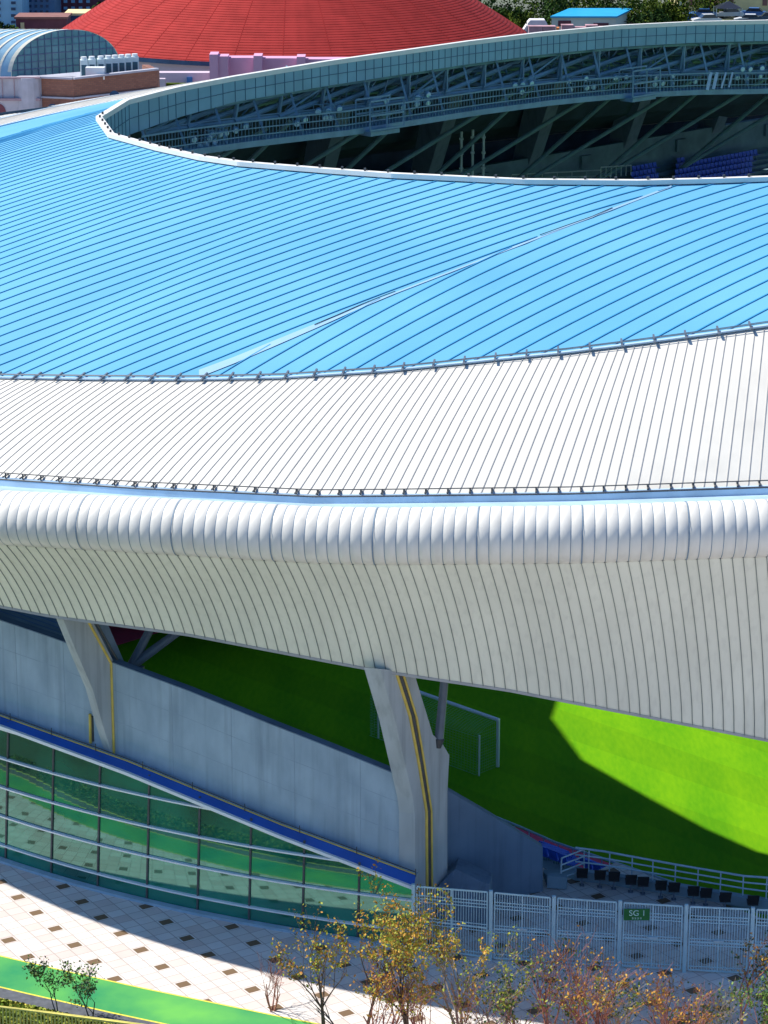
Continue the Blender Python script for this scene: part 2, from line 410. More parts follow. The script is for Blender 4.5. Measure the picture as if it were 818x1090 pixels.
# rim of the roof opening, in u,v,z
near = [(108, 128, 23.5), (121, 146, 23.5), (172, 160, 23.6), (217, 170, 23.75), (258, 176, 23.9), (350, 183.5, 24.0), (420, 188.5, 24.1),
        (560, 195, 24.2), (680, 196, 24.3), (760, 194, 24.35), (818, 192, 24.4)]
rim = []
for px, py, z in near:
    p = at_z(px, py, z); rim.append((*to_uv(p), z))
u0_, v0_, _z = rim[-1]
rim += [(u0_ + 4, v0_ - 10, 24.3), (u0_ + 13, v0_ - 16, 24), (-20, -33, 23.8), (0, -34, 23.8), (20, -33, 23.6), (40, -29, 23.4), (50, -14, 23.2), (53, 4, 23), (50, 20, 22.8), (36, 26, 22.6)]
far = [(137, 110, 23.6), (173, 100.6, 23.7), (192, 96, 23.7), (250, 85, 23.8), (350, 68.5, 23.8), (430, 57, 23.8), (500, 47, 23.7), (578, 37.5, 23.6), (660, 30, 23.4), (740, 26, 23.2), (818, 24.5, 22.9)]
fr = []
for px, py, z in far:
    p = at_z(px, py, z); fr.append((*to_uv(p), z))
rim += list(reversed(fr))
FV = [(u, v) for u, v, z in fr]; FZ = [(u, z) for u, v, z in fr]
def rim_at(t):
    du, dv = O(t); best = None
    n = len(rim)
    for i in range(n):
        a, b = rim[i], rim[(i + 1) % n]
        ex, ey = b[0] - a[0], b[1] - a[1]
        den = du * ey - dv * ex
        if abs(den) < 1e-9: continue
        k = (a[0] * ey - a[1] * ex) / den
        m = (a[0] * dv - a[1] * du) / den
        if k > 0 and -1e-6 <= m <= 1 + 1e-6:
            return Vector((du * k, dv * k, lerp(a[2], b[2], m)))
TS = [2 * math.pi * i / 900 for i in range(900)]
for r_ in rim:                                # the exact corners too
    c, s0 = math.cos(-RROT), math.sin(-RROT)
    x, y = r_[0] * c - r_[1] * s0, r_[0] * s0 + r_[1] * c
    TS.append(math.atan2(y / RB, x / RA) % (2 * math.pi))
TS = sorted(set(TS))
RIM = [rim_at(t) for t in TS]
RIMP = [uv(r[0], r[1], r[2]) for r in RIM]

# ------------------------------------------------------------------ the stadium: roof
stadium = thing('stadium', uv(0, 0, 0), 'large football stadium with a blue and white ribbed metal roof over green turf', 'stadium')
NR = 14
rows = []
for t, r in zip(TS, RIM):
    b = cB.p(t); bu, bv = to_uv(b); row = []
    for i in range(NR + 1):
        s = i / NR
        row.append(uv(lerp(bu, r[0], s), lerp(bv, r[1], s), lerp(b.z, r[2], s) + .9 * 4 * s * (1 - s) * .5))
    rows.append(row)
mb = MB().grid(rows, close=True)
bvh = BVHTree.FromPolygons([Vector(v) for v in mb.v], mb.f)
blue = mb.build('blue_roof', M['blue'], stadium, smooth=True)
def on_roof(px, py, dz=.0):
    o = Vector((0, 0, HC)); d = (at_y(px, py, 100) - o).normalized()
    h = bvh.ray_cast(o, d)
    return h[0] + Vector((0, 0, dz)) if h[0] else None
# two runs of sheeting meet along a slanting joint; each run has its own seam direction and width
JP = [on_roof(px, py) for px, py in ((215, 398), (300, 363), (420, 313), (560, 259), (700, 205))]
JP = [(p.x, p.y) for p in JP if p]
XS = [-60 + .35 * i for i in range(330)]
def curve_y(ang):
    ys = [0.0]
    for a, b in zip(XS, XS[1:]): ys.append(ys[-1] + math.tan(R(ang((a + b) / 2))) * (b - a))
    k = min(range(len(XS)), key=lambda n: abs(XS[n]))
    return [y - ys[k] for y in ys]
CL = curve_y(lambda x: max(11, min(33, 27 + .75 * x)))
CR = curve_y(lambda x: 38.5)
mb = MB()
for cy, gap, far_side in ((CL, .78, True), (CR, 1.10, False)):
    y0 = 40.0
    while y0 < 230:
        run = []
        for k, x in enumerate(XS + [None]):
            p = None
            if x is not None:
                y = y0 + cy[k]
                if (y > interp(JP, x) + .1) == far_side or (abs(y - interp(JP, x)) < .1 and not far_side):
                    u, v = to_uv((x, y))
                    if v < 31 and u < 40: p = bvh.ray_cast(Vector((x, y, 60)), Vector((0, 0, -1)))[0]
            if p is not None: run.append(p + Vector((0, 0, .022)))
            else:
                if len(run) > 2:
                    rowsx = []
                    for n_, a in enumerate(run):
                        tg = (run[min(n_ + 1, len(run) - 1)] - run[max(n_ - 1, 0)]).normalized(); d = Vector((-tg.y, tg.x, 0)) * .036
                        rowsx.append([a - d - Vector((0, 0, .03)), a - d + Vector((0, 0, .012)), a + d + Vector((0, 0, .012)), a + d - Vector((0, 0, .03))])
                    mb.grid(rowsx)
                run = []
        y0 += gap
mb.build('roof_seams', M['seam'], blue)
# soffit under the blue roof
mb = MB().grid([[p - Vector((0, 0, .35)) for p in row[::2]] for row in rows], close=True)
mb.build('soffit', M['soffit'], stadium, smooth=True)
# the pale joint where two runs of sheeting meet
def on_roof(px, py, dz=.0):
    o = Vector((0, 0, HC)); d = (at_y(px, py, 100) - o).normalized()
    h = bvh.ray_cast(o, d)
    return h[0] + Vector((0, 0, dz)) if h[0] else None
mb = MB()
path = [(212, 398.5, 8), (250, 384, 7), (300, 363, 6), (350, 342, 4.5), (385, 327, 3), (420, 313, 1.6), (480, 290, 1.6), (560, 259, 1.8), (650, 224, 2), (715, 199, 2)]
rr = []
for px, py, w in path:
    a, b = on_roof(px, py - w / 2, .035), on_roof(px, py + w / 2, .035)
    if a and b: rr.append([a, b])
top = rr; mb.grid(rr)
mb.build('joint_flashing', mat('joint_flashing', (.27, .46, .64), .5, 0, .08, .5), blue)
mb = MB()
pts = [on_roof(px, py, .06) for px, py in [(335, 347), (360, 336.5), (385, 325.5), (405, 317.5), (421, 311.5)]]
mb.tube([p for p in pts if p], .018, 5); mb.build('joint_gap', M['dark'], blue); mb = MB()
pts = [on_roof(px, py, .06) for px, py in [(575, 251.5), (600, 242.5), (630, 232), (652, 222.5)]]
mb.tube([p for p in pts if p], .018, 5)
mb.build('joint_gap', M['dark'], blue)

# rib parameter list: equal arc length along the edge
def arc_list(stepm, off=0.0):
    out = []; t = 0.0; n = 20000; prev = OP(0, off, 0); acc = 0
    for i in range(1, n + 1):
        t = 2 * math.pi * i / n; p = OP(t, off, 0); acc += (p - prev).length; prev = p
        if acc >= stepm: out.append(t); acc -= stepm
    return out
RT = arc_list(.40)
BT = arc_list(.43)
# white roof band: the ribs lean along the pitch axis at the left and fan out to the right
FAN = [(-200, 140), (0, 130), (100, 128), (300, 101), (410, 80), (600, 54), (690, 30), (740, 2), (790, -22), (830, -20), (950, -14)]
def fan_dt_raw(t):
    px = pxpy(cG.p(t))[0]; tgt = px + interp(FAN, px); lo, hi = t - .25, t + .25
    for _ in range(30):
        m = (lo + hi) / 2
        if pxpy(cB.p(m))[0] < tgt: lo = m
        else: hi = m
    return (lo + hi) / 2 - t
FT0, FT1 = R(183), R(216); D0, D1 = fan_dt_raw(FT0), fan_dt_raw(FT1)
def fan_dt(t):
    if FT0 <= t <= FT1: return fan_dt_raw(t)
    if t < FT0: return cosblend(0, D0, (t - R(150)) / (FT0 - R(150)))
    return cosblend(D1, 0, (t - FT1) / R(34))
rows = []
for t in RT:
    g, b = cG.p(t), cB.p(t + fan_dt(t))
    rows.append([g.lerp(b, k / 6) + Vector((0, 0, .5 * .35 * 4 * (k / 6) * (1 - k / 6))) for k in range(7)])
white = MB().grid(rows, close=True).build('white_roof', M['white'], stadium, smooth=True)
mb = MB()
for i, t in enumerate(RT):
    if not (R(60) < t < R(300)): continue
    tg = (OP(t + .001, 0, 0) - OP(t, 0, 0)).normalized() * .015
    row = rows[i]
    mb.grid([[a - tg, a - tg + Vector((0, 0, .025)), a + tg + Vector((0, 0, .025)), a + tg] for a in row])
mb.build('roof_ribs', M['rib'], white)
# section joints where the ribs fan
mb = MB()
for pa, pb in [((770, 519), (763, 356))]:
    def wr(px, py):
        o = Vector((0, 0, HC)); return at_z(px, py, 19)
    pass
# edge strip and brackets at the blue / white boundary
mb = MB(); mk = MB()
T2 = [R(60) + R(240) * i / 900 for i in range(901)]
rows2 = [[cB.p(t, .12, .02), cB.p(t, .12, .08), cB.p(t, -.06, .09), cB.p(t, -.06, .0)] for t in T2]
mb.grid(rows2); mb.build('boundary_flashing', M['gutter'], stadium)
for i, t in enumerate(arc_list(1.35)):
    if R(169) < t < R(235):
        a = cB.p(t, .35, .06); b = cB.p(t, -.25, .22); mk.bar(a, b, .07, .07)
mk.tube([cB.p(t, .16, .20) for t in T2 if R(169) < t < R(235)], .02, 5)
mk.tube([cB.p(t, -.12, .17) for t in T2 if R(169) < t < R(235)], .015, 5)
mk.build('snow_guard', M['steelgrey'], stadium)
# bottom rail of the white roof, gutter shelf
mk = MB()
for t in arc_list(.80):
    if R(169) < t < R(235):
        mk.bar(cG.p(t, .05, .0), cG.p(t, .05, .20), .05, .05, up=(1, 0, 0))
        mk.bar(cG.p(t, .25, .10), cG.p(t, -.15, .12), .05, .04)
T3 = [t for t in T2 if R(169) < t < R(235)]
mk.tube([cG.p(t, .05, .21) for t in T3], .022, 5); mk.tube([cG.p(t, .28, .03) for t in T3], .03, 5)
mk.build('eaves_rail', M['dark'], stadium)
TR = .98
rows2 = [[cG.p(t, -.05, .02), cG.p(t, .30, .0), cG.p(t, .32, -.22), OP(t, -1.05, cT.z(t) + .58), OP(t, -.78, cT.z(t) + .62)] for t in TS]
MB().grid(rows2, close=True).build('gutter', M['gutter'], stadium)
# edge tube of ribbed segments
mb = MB(); mg = MB(); rows2 = []
arc = [R(142 - 212 * k / 22) for k in range(23)]
segs = arc_list(.385)
nseg = len(segs)
for i, t in enumerate(segs):
    t2 = segs[(i + 1) % nseg]
    if t2 < t: t2 += 2 * math.pi
    for k, rr_ in ((.0, -.024), (.12, -.004), (.5, .004), (.88, -.004), (.999, -.024)):
        tt = lerp(t, t2, k)
        rows2.append([OP(tt, (TR + rr_) * math.cos(a), cT.z(tt) + (TR + rr_) * math.sin(a)) for a in arc])
mb.grid(rows2, close=True)
mb.build('edge_tube', M['tube'], stadium, smooth=True)
for i, t in enumerate(segs):
    if not (R(90) < t < R(270)): continue
    w = .013 if i % 9 else .024
    h = -.012 if i % 9 else .012
    tg = (OP(t + .001, 0, 0) - OP(t, 0, 0)).normalized() * w
    pts = [OP(t, (TR + h) * math.cos(a), cT.z(t) + (TR + h) * math.sin(a)) for a in arc]
    mg.grid([[p - tg, p + tg] for p in pts])
mg.build('tube_joints', M['groove'], stadium)
# fascia
def fascia_pt(t, s):
    a = OP(t, TR * math.cos(R(-68)), cT.z(t) + TR * math.sin(R(-68)))
    b = cF.p(t)
    p = a.lerp(b, s); n = (OP(t, 1, 0) - OP(t, 0, 0)).normalized()
    return p - n * (.22 * 4 * s * (1 - s))
rows2 = [[fascia_pt(t, k / 7) for k in range(8)] for t in TS]
fas = MB().grid(rows2, close=True).build('fascia', M['fascia'], stadium, smooth=True)
mb = MB()
LEAN = [(-200, 46), (0, 46), (50, 44), (370, 36), (450, 31), (640, 27), (700, 20), (800, 14), (1000, 8)]
def lean_raw(t):
    px = pxpy(fascia_pt(t, 0))[0]; tgt = px + interp(LEAN, px); lo, hi = t - .12, t + .12
    for _ in range(28):
        m = (lo + hi) / 2
        if pxpy(cF.p(m))[0] < tgt: lo = m
        else: hi = m
    return (lo + hi) / 2 - t
L0, L1 = lean_raw(FT0), lean_raw(FT1)
for t in segs:
    if not (R(90) < t < R(270)): continue
    dt = lean_raw(t) if FT0 <= t <= FT1 else cosblend(0, L0, (t - R(150)) / (FT0 - R(150))) if t < FT0 else cosblend(L1, 0, (t - FT1) / R(34))
    tg = (OP(t + .001, 0, 0) - OP(t, 0, 0)).normalized() * .013
    n = (OP(t, 1, 0) - OP(t, 0, 0)).normalized() * .03
    rw = []
    for k in range(10):
        f = k / 9; p = fascia_pt(t + dt * (1 - (1 - f) ** 1.25), f); rw.append([p - tg, p - tg + n, p + tg + n, p + tg])
    mb.grid(rw)
mb.build('fascia_ribs', M['frib'], fas)
mb = MB().grid([[cF.p(t, .03, .04), cF.p(t, .03, -.07), cF.p(t, -.12, -.07)] for t in TS], close=True)
mb.build('drip_edge', M['rib'], stadium)
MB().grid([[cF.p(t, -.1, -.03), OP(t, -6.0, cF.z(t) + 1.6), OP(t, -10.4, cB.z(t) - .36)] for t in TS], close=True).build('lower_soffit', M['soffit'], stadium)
# rim: white trim on near and left edge, hanging inner fascia all round
nT = len(TS); mb = MB(); md = MB(); mf = MB(); ml = MB()
rr1 = []; rr2 = []; rin = []
for i in range(nT):
    p = RIMP[i]; inw = (uv(0, 0) - Vector((p.x, p.y, 0))).normalized()
    pu, pv = to_uv(p)
    # inward normal from neighbours
    tg = (RIMP[(i + 1) % nT] - RIMP[i - 1]); tg.z = 0; tg.normalize(); n = Vector((-tg.y, tg.x, 0))
    if n.dot(inw) < 0: n = -n
    rin.append((p, n, tg))
    rr1.append([p - n * .28, p - n * .28 + Vector((0, 0, .20)), p + n * .05 + Vector((0, 0, .20)), p + n * .05 - Vector((0, 0, .06))])
    fh = lerp(1.7, 1.22, max(0, min(1, (pxpy(p)[0] - 120) / 130)))
    rr2.append([p + n * .02 - Vector((0, 0, .05)), p + n * .02 - Vector((0, 0, fh / 2)), p + n * .02 - Vector((0, 0, fh)), p - n * .35 - Vector((0, 0, fh))])
MB().grid(rr1, close=True).build('rim_trim', M['rim'], stadium)
inner = MB().grid(rr2, close=True).build('inner_fascia', M['teal'], stadium)
mj = MB(); acc = 0
for i in range(nT):
    p, n, tg = rin[i]; acc += (RIMP[i] - RIMP[i - 1]).length
    fh = lerp(1.7, 1.22, max(0, min(1, (pxpy(p)[0] - 120) / 130)))
    if acc > .62:
        acc = 0
        mj.bar(p + n * .03 - Vector((0, 0, .08)), p + n * .03 - Vector((0, 0, fh - .01)), .035, .03, up=tuple(n))
for i in range(nT):
    a, b = rin[i], rin[(i + 1) % nT]
    fh = lerp(1.7, 1.22, max(0, min(1, (pxpy(a[0])[0] - 120) / 130))); mj.bar(a[0] + a[1] * .03 - Vector((0, 0, fh / 2)), b[0] + b[1] * .03 - Vector((0, 0, fh / 2)), .03, .04)
mj.build('panel_joints', M['tealline'], inner)
acc = 0
for i in range(nT):
    p, n, tg = rin[i]; acc += (RIMP[i] - RIMP[i - 1]).length
    if acc > 1.0:
        acc = 0
        if -30 < pxpy(p)[0] < 850 and pxpy(p)[1] > 125: MB().box(p + Vector((0, 0, .26)) - n * .1, (.10, .10, .12)).build('rim_clip', M['dark'], stadium)

# ------------------------------------------------------------------ roof trusses along the far rim
truss = MB(); thin = MB()
def rp(u, dv=0.0, dz=0.0):                   # a point referenced to the far rim line
    return uv(u, interp(FV, u) + dv, min(23.8, interp(FZ, u)) + dz)
def zdrop(u):                                # depth of the truss, growing to the right
    return interp([(-56, 2.0), (-48, 2.6), (-34, 3.3), (-10, 3.6), (6, 3.9), (40, 3.9)], u)
US = [-50 + i * 3.9 for i in range(20)]
for i, u in enumerate(US):
    dz = -zdrop(u) + .4
    a = rp(u, .6, -1.35); b = rp(u, .9, dz)
    truss.tube([a, b], .13, 6)
    if i:
        u0 = US[i - 1]; dz0 = -zdrop(u0) + .4
        truss.tube([rp(u0, .6, -1.35), a], .14, 6); truss.tube([rp(u0, .9, dz0), b], .14, 6)
        
        if i % 3 == 1: thin.tube([rp(u0, .9, dz0), a], .07, 6)
        # long slanting members seen behind, stepping outward under the roof
        truss.tube([rp(u0 - 4, .8, dz0 + .2), rp(u0 + 6.5, 2.0, -1.5)], .16, 6)
        truss.tube([rp(u0 - 2, 3.4, dz0 + .8), rp(u0 + 7.5, 4.6, -2.0)], .15, 6)
        for dv in ((3.2, 6.4, 9.6, 13.0) if u > -34 else ()):
            thin.tube([rp(u0, dv, -1.7 - dv * .2), rp(u, dv, -1.7 - dv * .2)], .09, 5)
            thin.tube([rp(u0, dv, dz0 + .3), rp(u, dv, dz + .3)], .10, 5)
            if (i + int(dv)) % 2: thin.tube([rp(u0, dv, -1.8 - dv * .2), rp(u, dv, dz + .3)], .07, 5)
            else: thin.tube([rp(u0, dv, dz0 + .3), rp(u, dv, -1.8 - dv * .2)], .07, 5)
    if i:
        for f in (.25, .5, .75):
            um = lerp(US[i - 1], u, f); zz = dz + .3
            thin.tube([rp(um, 1.5, -1.4), rp(um + random.uniform(-1.6, 1.6), 1.7, zz)], .055, 5)
            thin.tube([rp(um, 2.4, -1.5), rp(um + random.choice((-1.9, 1.9)), 2.5, zz)], .06, 5)
    # transverse truss going back to the outer edge
    prev = None
    for k in range(5 if u > -34 else 0):
        dv = .6 + k * 3.2
        top_ = rp(u, dv, -1.7 - dv * .2); bot = rp(u, dv, dz + .3 - dv * .02)
        thin.tube([top_, bot], .08, 5)
        if prev: truss.tube([prev[0], top_], .11, 5); truss.tube([prev[1], bot], .11, 5); thin.tube([prev[k % 2], bot if k % 2 == 0 else top_], .08, 5)
        if prev and i % 2 == 0:
            thin.tube([prev[1], rp(u + 2.05, dv, (dz - 1.5) / 2)], .06, 5); thin.tube([prev[0], rp(u + 2.05, dv, (dz - 1.5) / 2)], .06, 5)
        prev = (top_, bot)
truss.add(thin.v, thin.f)
roof_truss = truss.build('roof_truss', M['steel'], stadium)

# catwalk under the far rim
cat = thing('catwalk', rp(-20, .2, -zdrop(-20) - .6), 'long steel catwalk with railing hung below the far edge of the roof opening', 'catwalk')
deck = MB(); rail = MB(); bal = MB(); hang = MB()
u = -52.0; pu = None
while u < 24:
    a = rp(u, .0, -zdrop(u) - .55)
    if pu is not None:
        b = rp(pu, .0, -zdrop(pu) - .55); n = Vector((q, -q, 0)) * .5
        deck.bar(b, a, 1.5, .10); rail_h = 1.15
        deck.bar(b + n * 1.6 - Vector((0, 0, .12)), a + n * 1.6 - Vector((0, 0, .12)), .10, .34)
        for h in (.35, .75, 1.15): rail.bar(b + n * 1.6 + Vector((0, 0, h)), a + n * 1.6 + Vector((0, 0, h)), .06, .06 if h < 1.1 else .09)
        rail.bar(b - n * 1.6 + Vector((0, 0, 1.15)), a - n * 1.6 + Vector((0, 0, 1.15)), .06, .07)
        for k in range(4):
            c0 = b.lerp(a, k / 4); bal.bar(c0 + n * 1.6, c0 + n * 1.6 + Vector((0, 0, 1.15)), .04, .04, up=(1, 0, 0))
    pu = u; u += 1.2
for u in [x * 3.3 - 51 for x in range(22)]:
    a = rp(u, .0, -zdrop(u) - .75); MB().bar(a + Vector((q, -q, 0)) * .8, rp(u, .3, -1.35), .13, .13, up=(1, 0, 0)).build('hanger', M['steel'], cat)
deck.build('deck', M['steel'], cat); rail.build('railing', M['steel'], cat); bal.build('balusters', M['steel'], cat)
cage = MB()
for px in (392, 668):                       # maintenance cages on the catwalk
    cage = MB()
    uu = -30.0
    for _ in range(6):
        a0 = pxpy(rp(uu, 0, -5))[0]; a1 = pxpy(rp(uu + 1, 0, -5))[0]; uu += (px - a0) / (a1 - a0)
    base = rp(uu, -.9, -zdrop(uu) - .6)
    e1 = Vector((q, q, 0)); e2 = Vector((q, -q, 0))
    for sx in (-1.4, 0, 1.4):
        for sy in (-.5, .7): cage.bar(base + e1 * sx + e2 * sy, base + e1 * sx + e2 * sy + Vector((0, 0, 1.7)), .09, .09, up=(1, 0, 0))
    for h in (0, .85, 1.7):
        cage.bar(base + e1 * -1.4 + e2 * .7 + Vector((0, 0, h)), base + e1 * 1.4 + e2 * .7 + Vector((0, 0, h)), .1, .1)
        cage.bar(base + e1 * -1.4 - e2 * .5 + Vector((0, 0, h)), base + e1 * 1.4 - e2 * .5 + Vector((0, 0, h)), .1, .1)
    cage.box(base - Vector((0, 0, .25)), (2.4, 1.1, .25), R(45))
    cage.build('maintenance_cage', M['steel'], cat)

# floodlights
lamp = thing('floodlight', (0, 0, 0), '', 'floodlight', 'round floodlights along the catwalk')
mb = MB(); mb.tube([(0, 0, -.02), (0, .10, 0), (0, .34, 0)], [.19, .20, .10], 12)
mb.v = [(x, y - .1, z) for x, y, z in mb.v]
h_ = mb.build('housing', M['steel'], lamp)
mb = MB(); mb.tube([(0, -.13, -.005), (0, -.16, -.005)], [.17, .16], 12); mb.build('lens', M['lampglass'], lamp)
mb = MB(); mb.bar((-.27, 0, 0), (-.27, 0, .4), .03, .05, up=(0, 1, 0)); mb.bar((.27, 0, 0), (.27, 0, .4), .03, .05, up=(0, 1, 0)); mb.bar((-.27, 0, .4), (.27, 0, .4), .05, .03)
mb.build('bracket', M['steel'], lamp)
spots = [(206, 148), (213, 155), (223, 146), (219, 153), (228, 150), (234, 142), (226, 142), (240, 141), (251, 138), (262, 134), (316, 131), (324, 127), (339, 118), (350, 117), (361, 115), (346, 124), (352, 125),
         (411, 107), (429, 113), (445, 103), (455, 100), (444, 110), (455, 109), (548, 90), (556, 89), (565, 88), (555, 97), (605, 86), (607, 95), (623, 83), (624, 93),
         (632, 92), (655, 82), (666, 81), (698, 82), (697, 89), (705, 88), (716, 80), (715, 89), (740, 86), (790, 73), (798, 73), (785, 82), (795, 83), (811, 72), (809, 81)]
# small overhead variations follow the traced clusters
first = True
for px, py in spots:
    uu = -30.0
    for _ in range(8):
        a0 = pxpy(rp(uu, -.3, -3))[0]; a1 = pxpy(rp(uu + 1, -.3, -3))[0]; uu += (px - a0) / (a1 - a0)
    y = rp(uu, -.3).y; p = at_y(px, py, y)
    o = lamp if first else copy_tree(lamp); first = False
    o.location = p; o.rotation_euler = (R(random.uniform(12, 28)), 0, R(random.uniform(-10, 40)))
    third = 'left' if px < 280 else 'middle' if px < 480 else 'right'
    o['label'] = 'round pale floodlight in the %s stretch of the roof catwalk' % third

for i, (x0, y0, x1, y1) in enumerate([(753, 96, 757, 77), (759.5, 95, 763.5, 77), (768, 94, 773, 77), (776, 93, 780, 77)]):
    uu = 0.0
    for _ in range(8):
        a0 = pxpy(rp(uu, -.9, -3))[0]; a1 = pxpy(rp(uu + 1, -.9, -3))[0]; uu += (x0 - a0) / (a1 - a0)
    y = rp(uu, -.9).y
    a, b = at_y(x0, y0, y), at_y(x1, y1, y + .3)
    mb = MB().bar(a, b, .22, .10, up=(0, 1, 0)) if i < 2 else MB().bar(a, b, .12, .10, up=(0, 1, 0))
    o = mb.build('hanging_panel', M['rail'])
    tag(o, ['leftmost pale hanging strip panel on catwalk rail', 'second pale hanging strip panel from the left on catwalk', 'third narrow grey strip hanging on catwalk', 'rightmost narrow grey strip hanging on catwalk'][i], 'panel', 'strip panels hanging on the catwalk')

# ------------------------------------------------------------------ far stand under the roof
def vz(v): return 2.9 + (v - 38) * .36
mb = MB(); rr = []
rowv = []
v = 38.0
while v < 51.3:
    rowv.append(v); v += .75
us = [-66 + i * 4 for i in range(34)]
for u in us:
    r_ = [uv(u, 38, -6)]
    for v in rowv: r_ += [uv(u, v, vz(v)), uv(u, v + .75, vz(v))]
    r_ += [uv(u, 52.0, vz(52) - .2)]
    rr.append(r_)
mb.grid(rr); mb.build('far_terrace', M['stand_far_shade'], stadium)
mb = MB()
mb.grid([[uv(u, 52.0, 7.0), uv(u, 52.0, 10.2), uv(u, 52.5, 10.2), uv(u, 52.5, 7)] for u in us])
for u in us[::3]:
    mb.box(uv(u, 51.9, 9.2), (1.2, .3, 1.0), R(45))
mb.build('concourse_wall', M['stand_far_shade'], stadium)
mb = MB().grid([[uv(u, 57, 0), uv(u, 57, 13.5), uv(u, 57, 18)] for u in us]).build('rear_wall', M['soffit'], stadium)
mb = MB()
for z in (11.6, 13.8, 16.0):
    mb.grid([[uv(u, 56.8, z), uv(u, 56.8, z + .45)] for u in us])
mb.build('rear_beams', M['concrete_dark'], stadium)
for i in range(10):
    u = -46 + i * 11.5
    mb = MB().prism([uv(u, 52.6, 8.5), uv(u, 54.2, 8.5), uv(u - 1.5, 50.2, 18.6), uv(u - 1.5, 47.4, 18.6)], Vector((q, q, 0)) * 1.3)
    mb.build('raking_column', M['concrete_dark'], stadium)
    nd = uv(u + 5, 50.3, 7.6)
    MB().tube([nd, uv(u + 7.5, 38.0, 18.5)], .17, 8).build('raking_strut', M['steel'], stadium)
    MB().tube([nd, uv(u + 17, 38.0, 18.3)], .16, 8).build('raking_strut', M['steel'], stadium)
# three poles in the middle of the far stand
for i, (px, y0, y1) in enumerate([(491, 192, 140), (503, 192, 138), (514.5, 192, 138)]):
    a = at_y(px, y0, 190); b = at_y(px, y1, 190)
    mb = MB().tube([Vector((a.x, 190, a.z - 3)), Vector((a.x, 190, b.z))], .10, 7)
    for k in range(3): mb.box((a.x, 190, lerp(a.z, b.z, .25 + .3 * k)), (.3, .3, .12))
    tag(mb.build('steel_pole', M['rail']), ['left', 'middle', 'right'][i] + ' one of three slim poles standing in the dark far stand', 'pole', 'slim poles in the far stand')
# handrail in the far stand
mb = MB()
for (x0, y0, x1, y1) in [(545, 186, 640, 181), (556, 190, 650, 187), (640, 178, 672, 176)]:
    a, b = at_y(x0, y0, 200), at_y(x1, y1, 208); mb.tube([a, b], .05, 5)
    for k in range(7):
        p = a.lerp(b, k / 6); mb.bar(p, p - Vector((0, 0, .8)), .05, .05, up=(1, 0, 0))
mb.build('stand_handrail', M['rail'], stadium)

# seats ------------------------------------------------------------
def make_seat(name, m, frame, s=1.0):
    t = thing(name, (0, 0, 0), '', 'seat')
    mb = MB()                                   # folded seat shell, seen from behind or front: faces +x
    prof = [(.00, .40), (.30, .42), (.40, .46), (.40, .43), (.30, .385), (-.01, .36)]
    mb.prism([(x * s, -.21 * s, z * s) for x, z in prof], (0, .42 * s, 0))
    mb.build('seat_pan', m, t)
    mb = MB()
    b0 = [(-.02, -.20, .42), (-.02, .20, .42), (-.12, .23, .82), (-.12, -.23, .82)]
    mb.prism([Vector(p) * s for p in b0], (.05 * s, 0, 0)); mb.build('backrest', m, t)
    mb = MB().bar((.10 * s, 0, 0), (.05 * s, 0, .38 * s), .07 * s, .07 * s, up=(0, 1, 0)); mb.box((.1 * s, 0, .02), (.2 * s, .18 * s, .04)); mb.build('pedestal', frame, t)
    return t
seat = make_seat('seat', M['seat'], M['steel'])
del seat['category']
first = True
BLK = {}
def block_seat(key, loc, rz):
    if key not in BLK:
        BLK[key] = [thing('seat_block', loc, key, 'seats'), 0]
    b, n = BLK[key]
    if n >= 100: return
    BLK[key][1] += 1
    if BLK.get('used'): o = copy_tree(seat)
    else: o = seat; BLK['used'] = True
    o.parent = b; o.location = Vector(loc) - b.location; o.rotation_euler = (0, 0, rz)
def put(proto, used, loc, rz, label, group):
    o = proto if not used else copy_tree(proto)
    o.location = loc; o.rotation_euler = (0, 0, rz); o['label'] = label; o['group'] = group
    return True
used = False
for k, v in enumerate(rowv):
    if v < 47.0 or v > 51: continue
    for j in range(90):
        u = 16 + j * .52
        p = uv(u, v + .45, vz(v)); px, py = pxpy(p)
        sh = (v - 49) * 3.0
        if 678 - sh * 1.3 < px < 702 - sh * .6: block_seat('small block of blue seats left of the aisle in the far stand', p, R(-45))
        elif 719 < px < 803 + sh: block_seat('wide block of blue seats in the far stand under the dark roof', p, R(-45))

# ------------------------------------------------------------------ pitch and lower bowl
ZP = -6.0
tag(MB().quad(uv(-59.6, -38, ZP - .008), uv(59.6, -38, ZP - .008), uv(59.6, 38, ZP - .008), uv(-59.6, 38, ZP - .008)).build('running_track', M['redtrack']), kind='structure')
tag(MB().add([uv(-57.2, -36.5, ZP), uv(57.2, -36.5, ZP), uv(57.2, 36.5, ZP), uv(-46, 36.5, ZP), uv(-46, 23.0, ZP), uv(-57.2, 23.0, ZP)], [(0, 1, 2, 3, 4, 5)]).build('pitch_grass', M['grass']), kind='structure')
# end terrace
mb = MB(); rr = []
prof = [(-59.5, ZP), (-59.5, -5.55)]
u = -59.9; z = -5.55; prof.append((u, z))
while u > -69.2:
    z += .41; prof.append((u, z)); u -= .73; prof.append((u, z))
prof = [(a, min(b, -.06)) for a, b in prof if a > -69.6]; prof.append((-69.6, -.05))
for sgn in (-1,):
    rr = [[uv(a, vv, b) for a, b in prof] for vv in (-50, -20, 10, 30, 42)]
    MB().grid(rr).build('end_terrace', M['stand'], stadium)
for vv in (-38, 38):
    pass
MB().quad(uv(-69.6, -38, ZP), uv(69.6, -38, ZP), uv(69.6, -38, 0), uv(-69.6, -38, 0)).build('side_retaining_wall', M['stand'], stadium)
MB().quad(uv(69.6, -38, ZP), uv(69.6, 38, ZP), uv(69.6, 38, 0), uv(69.6, -38, 0)).build('end_retaining_wall', M['stand'], stadium)
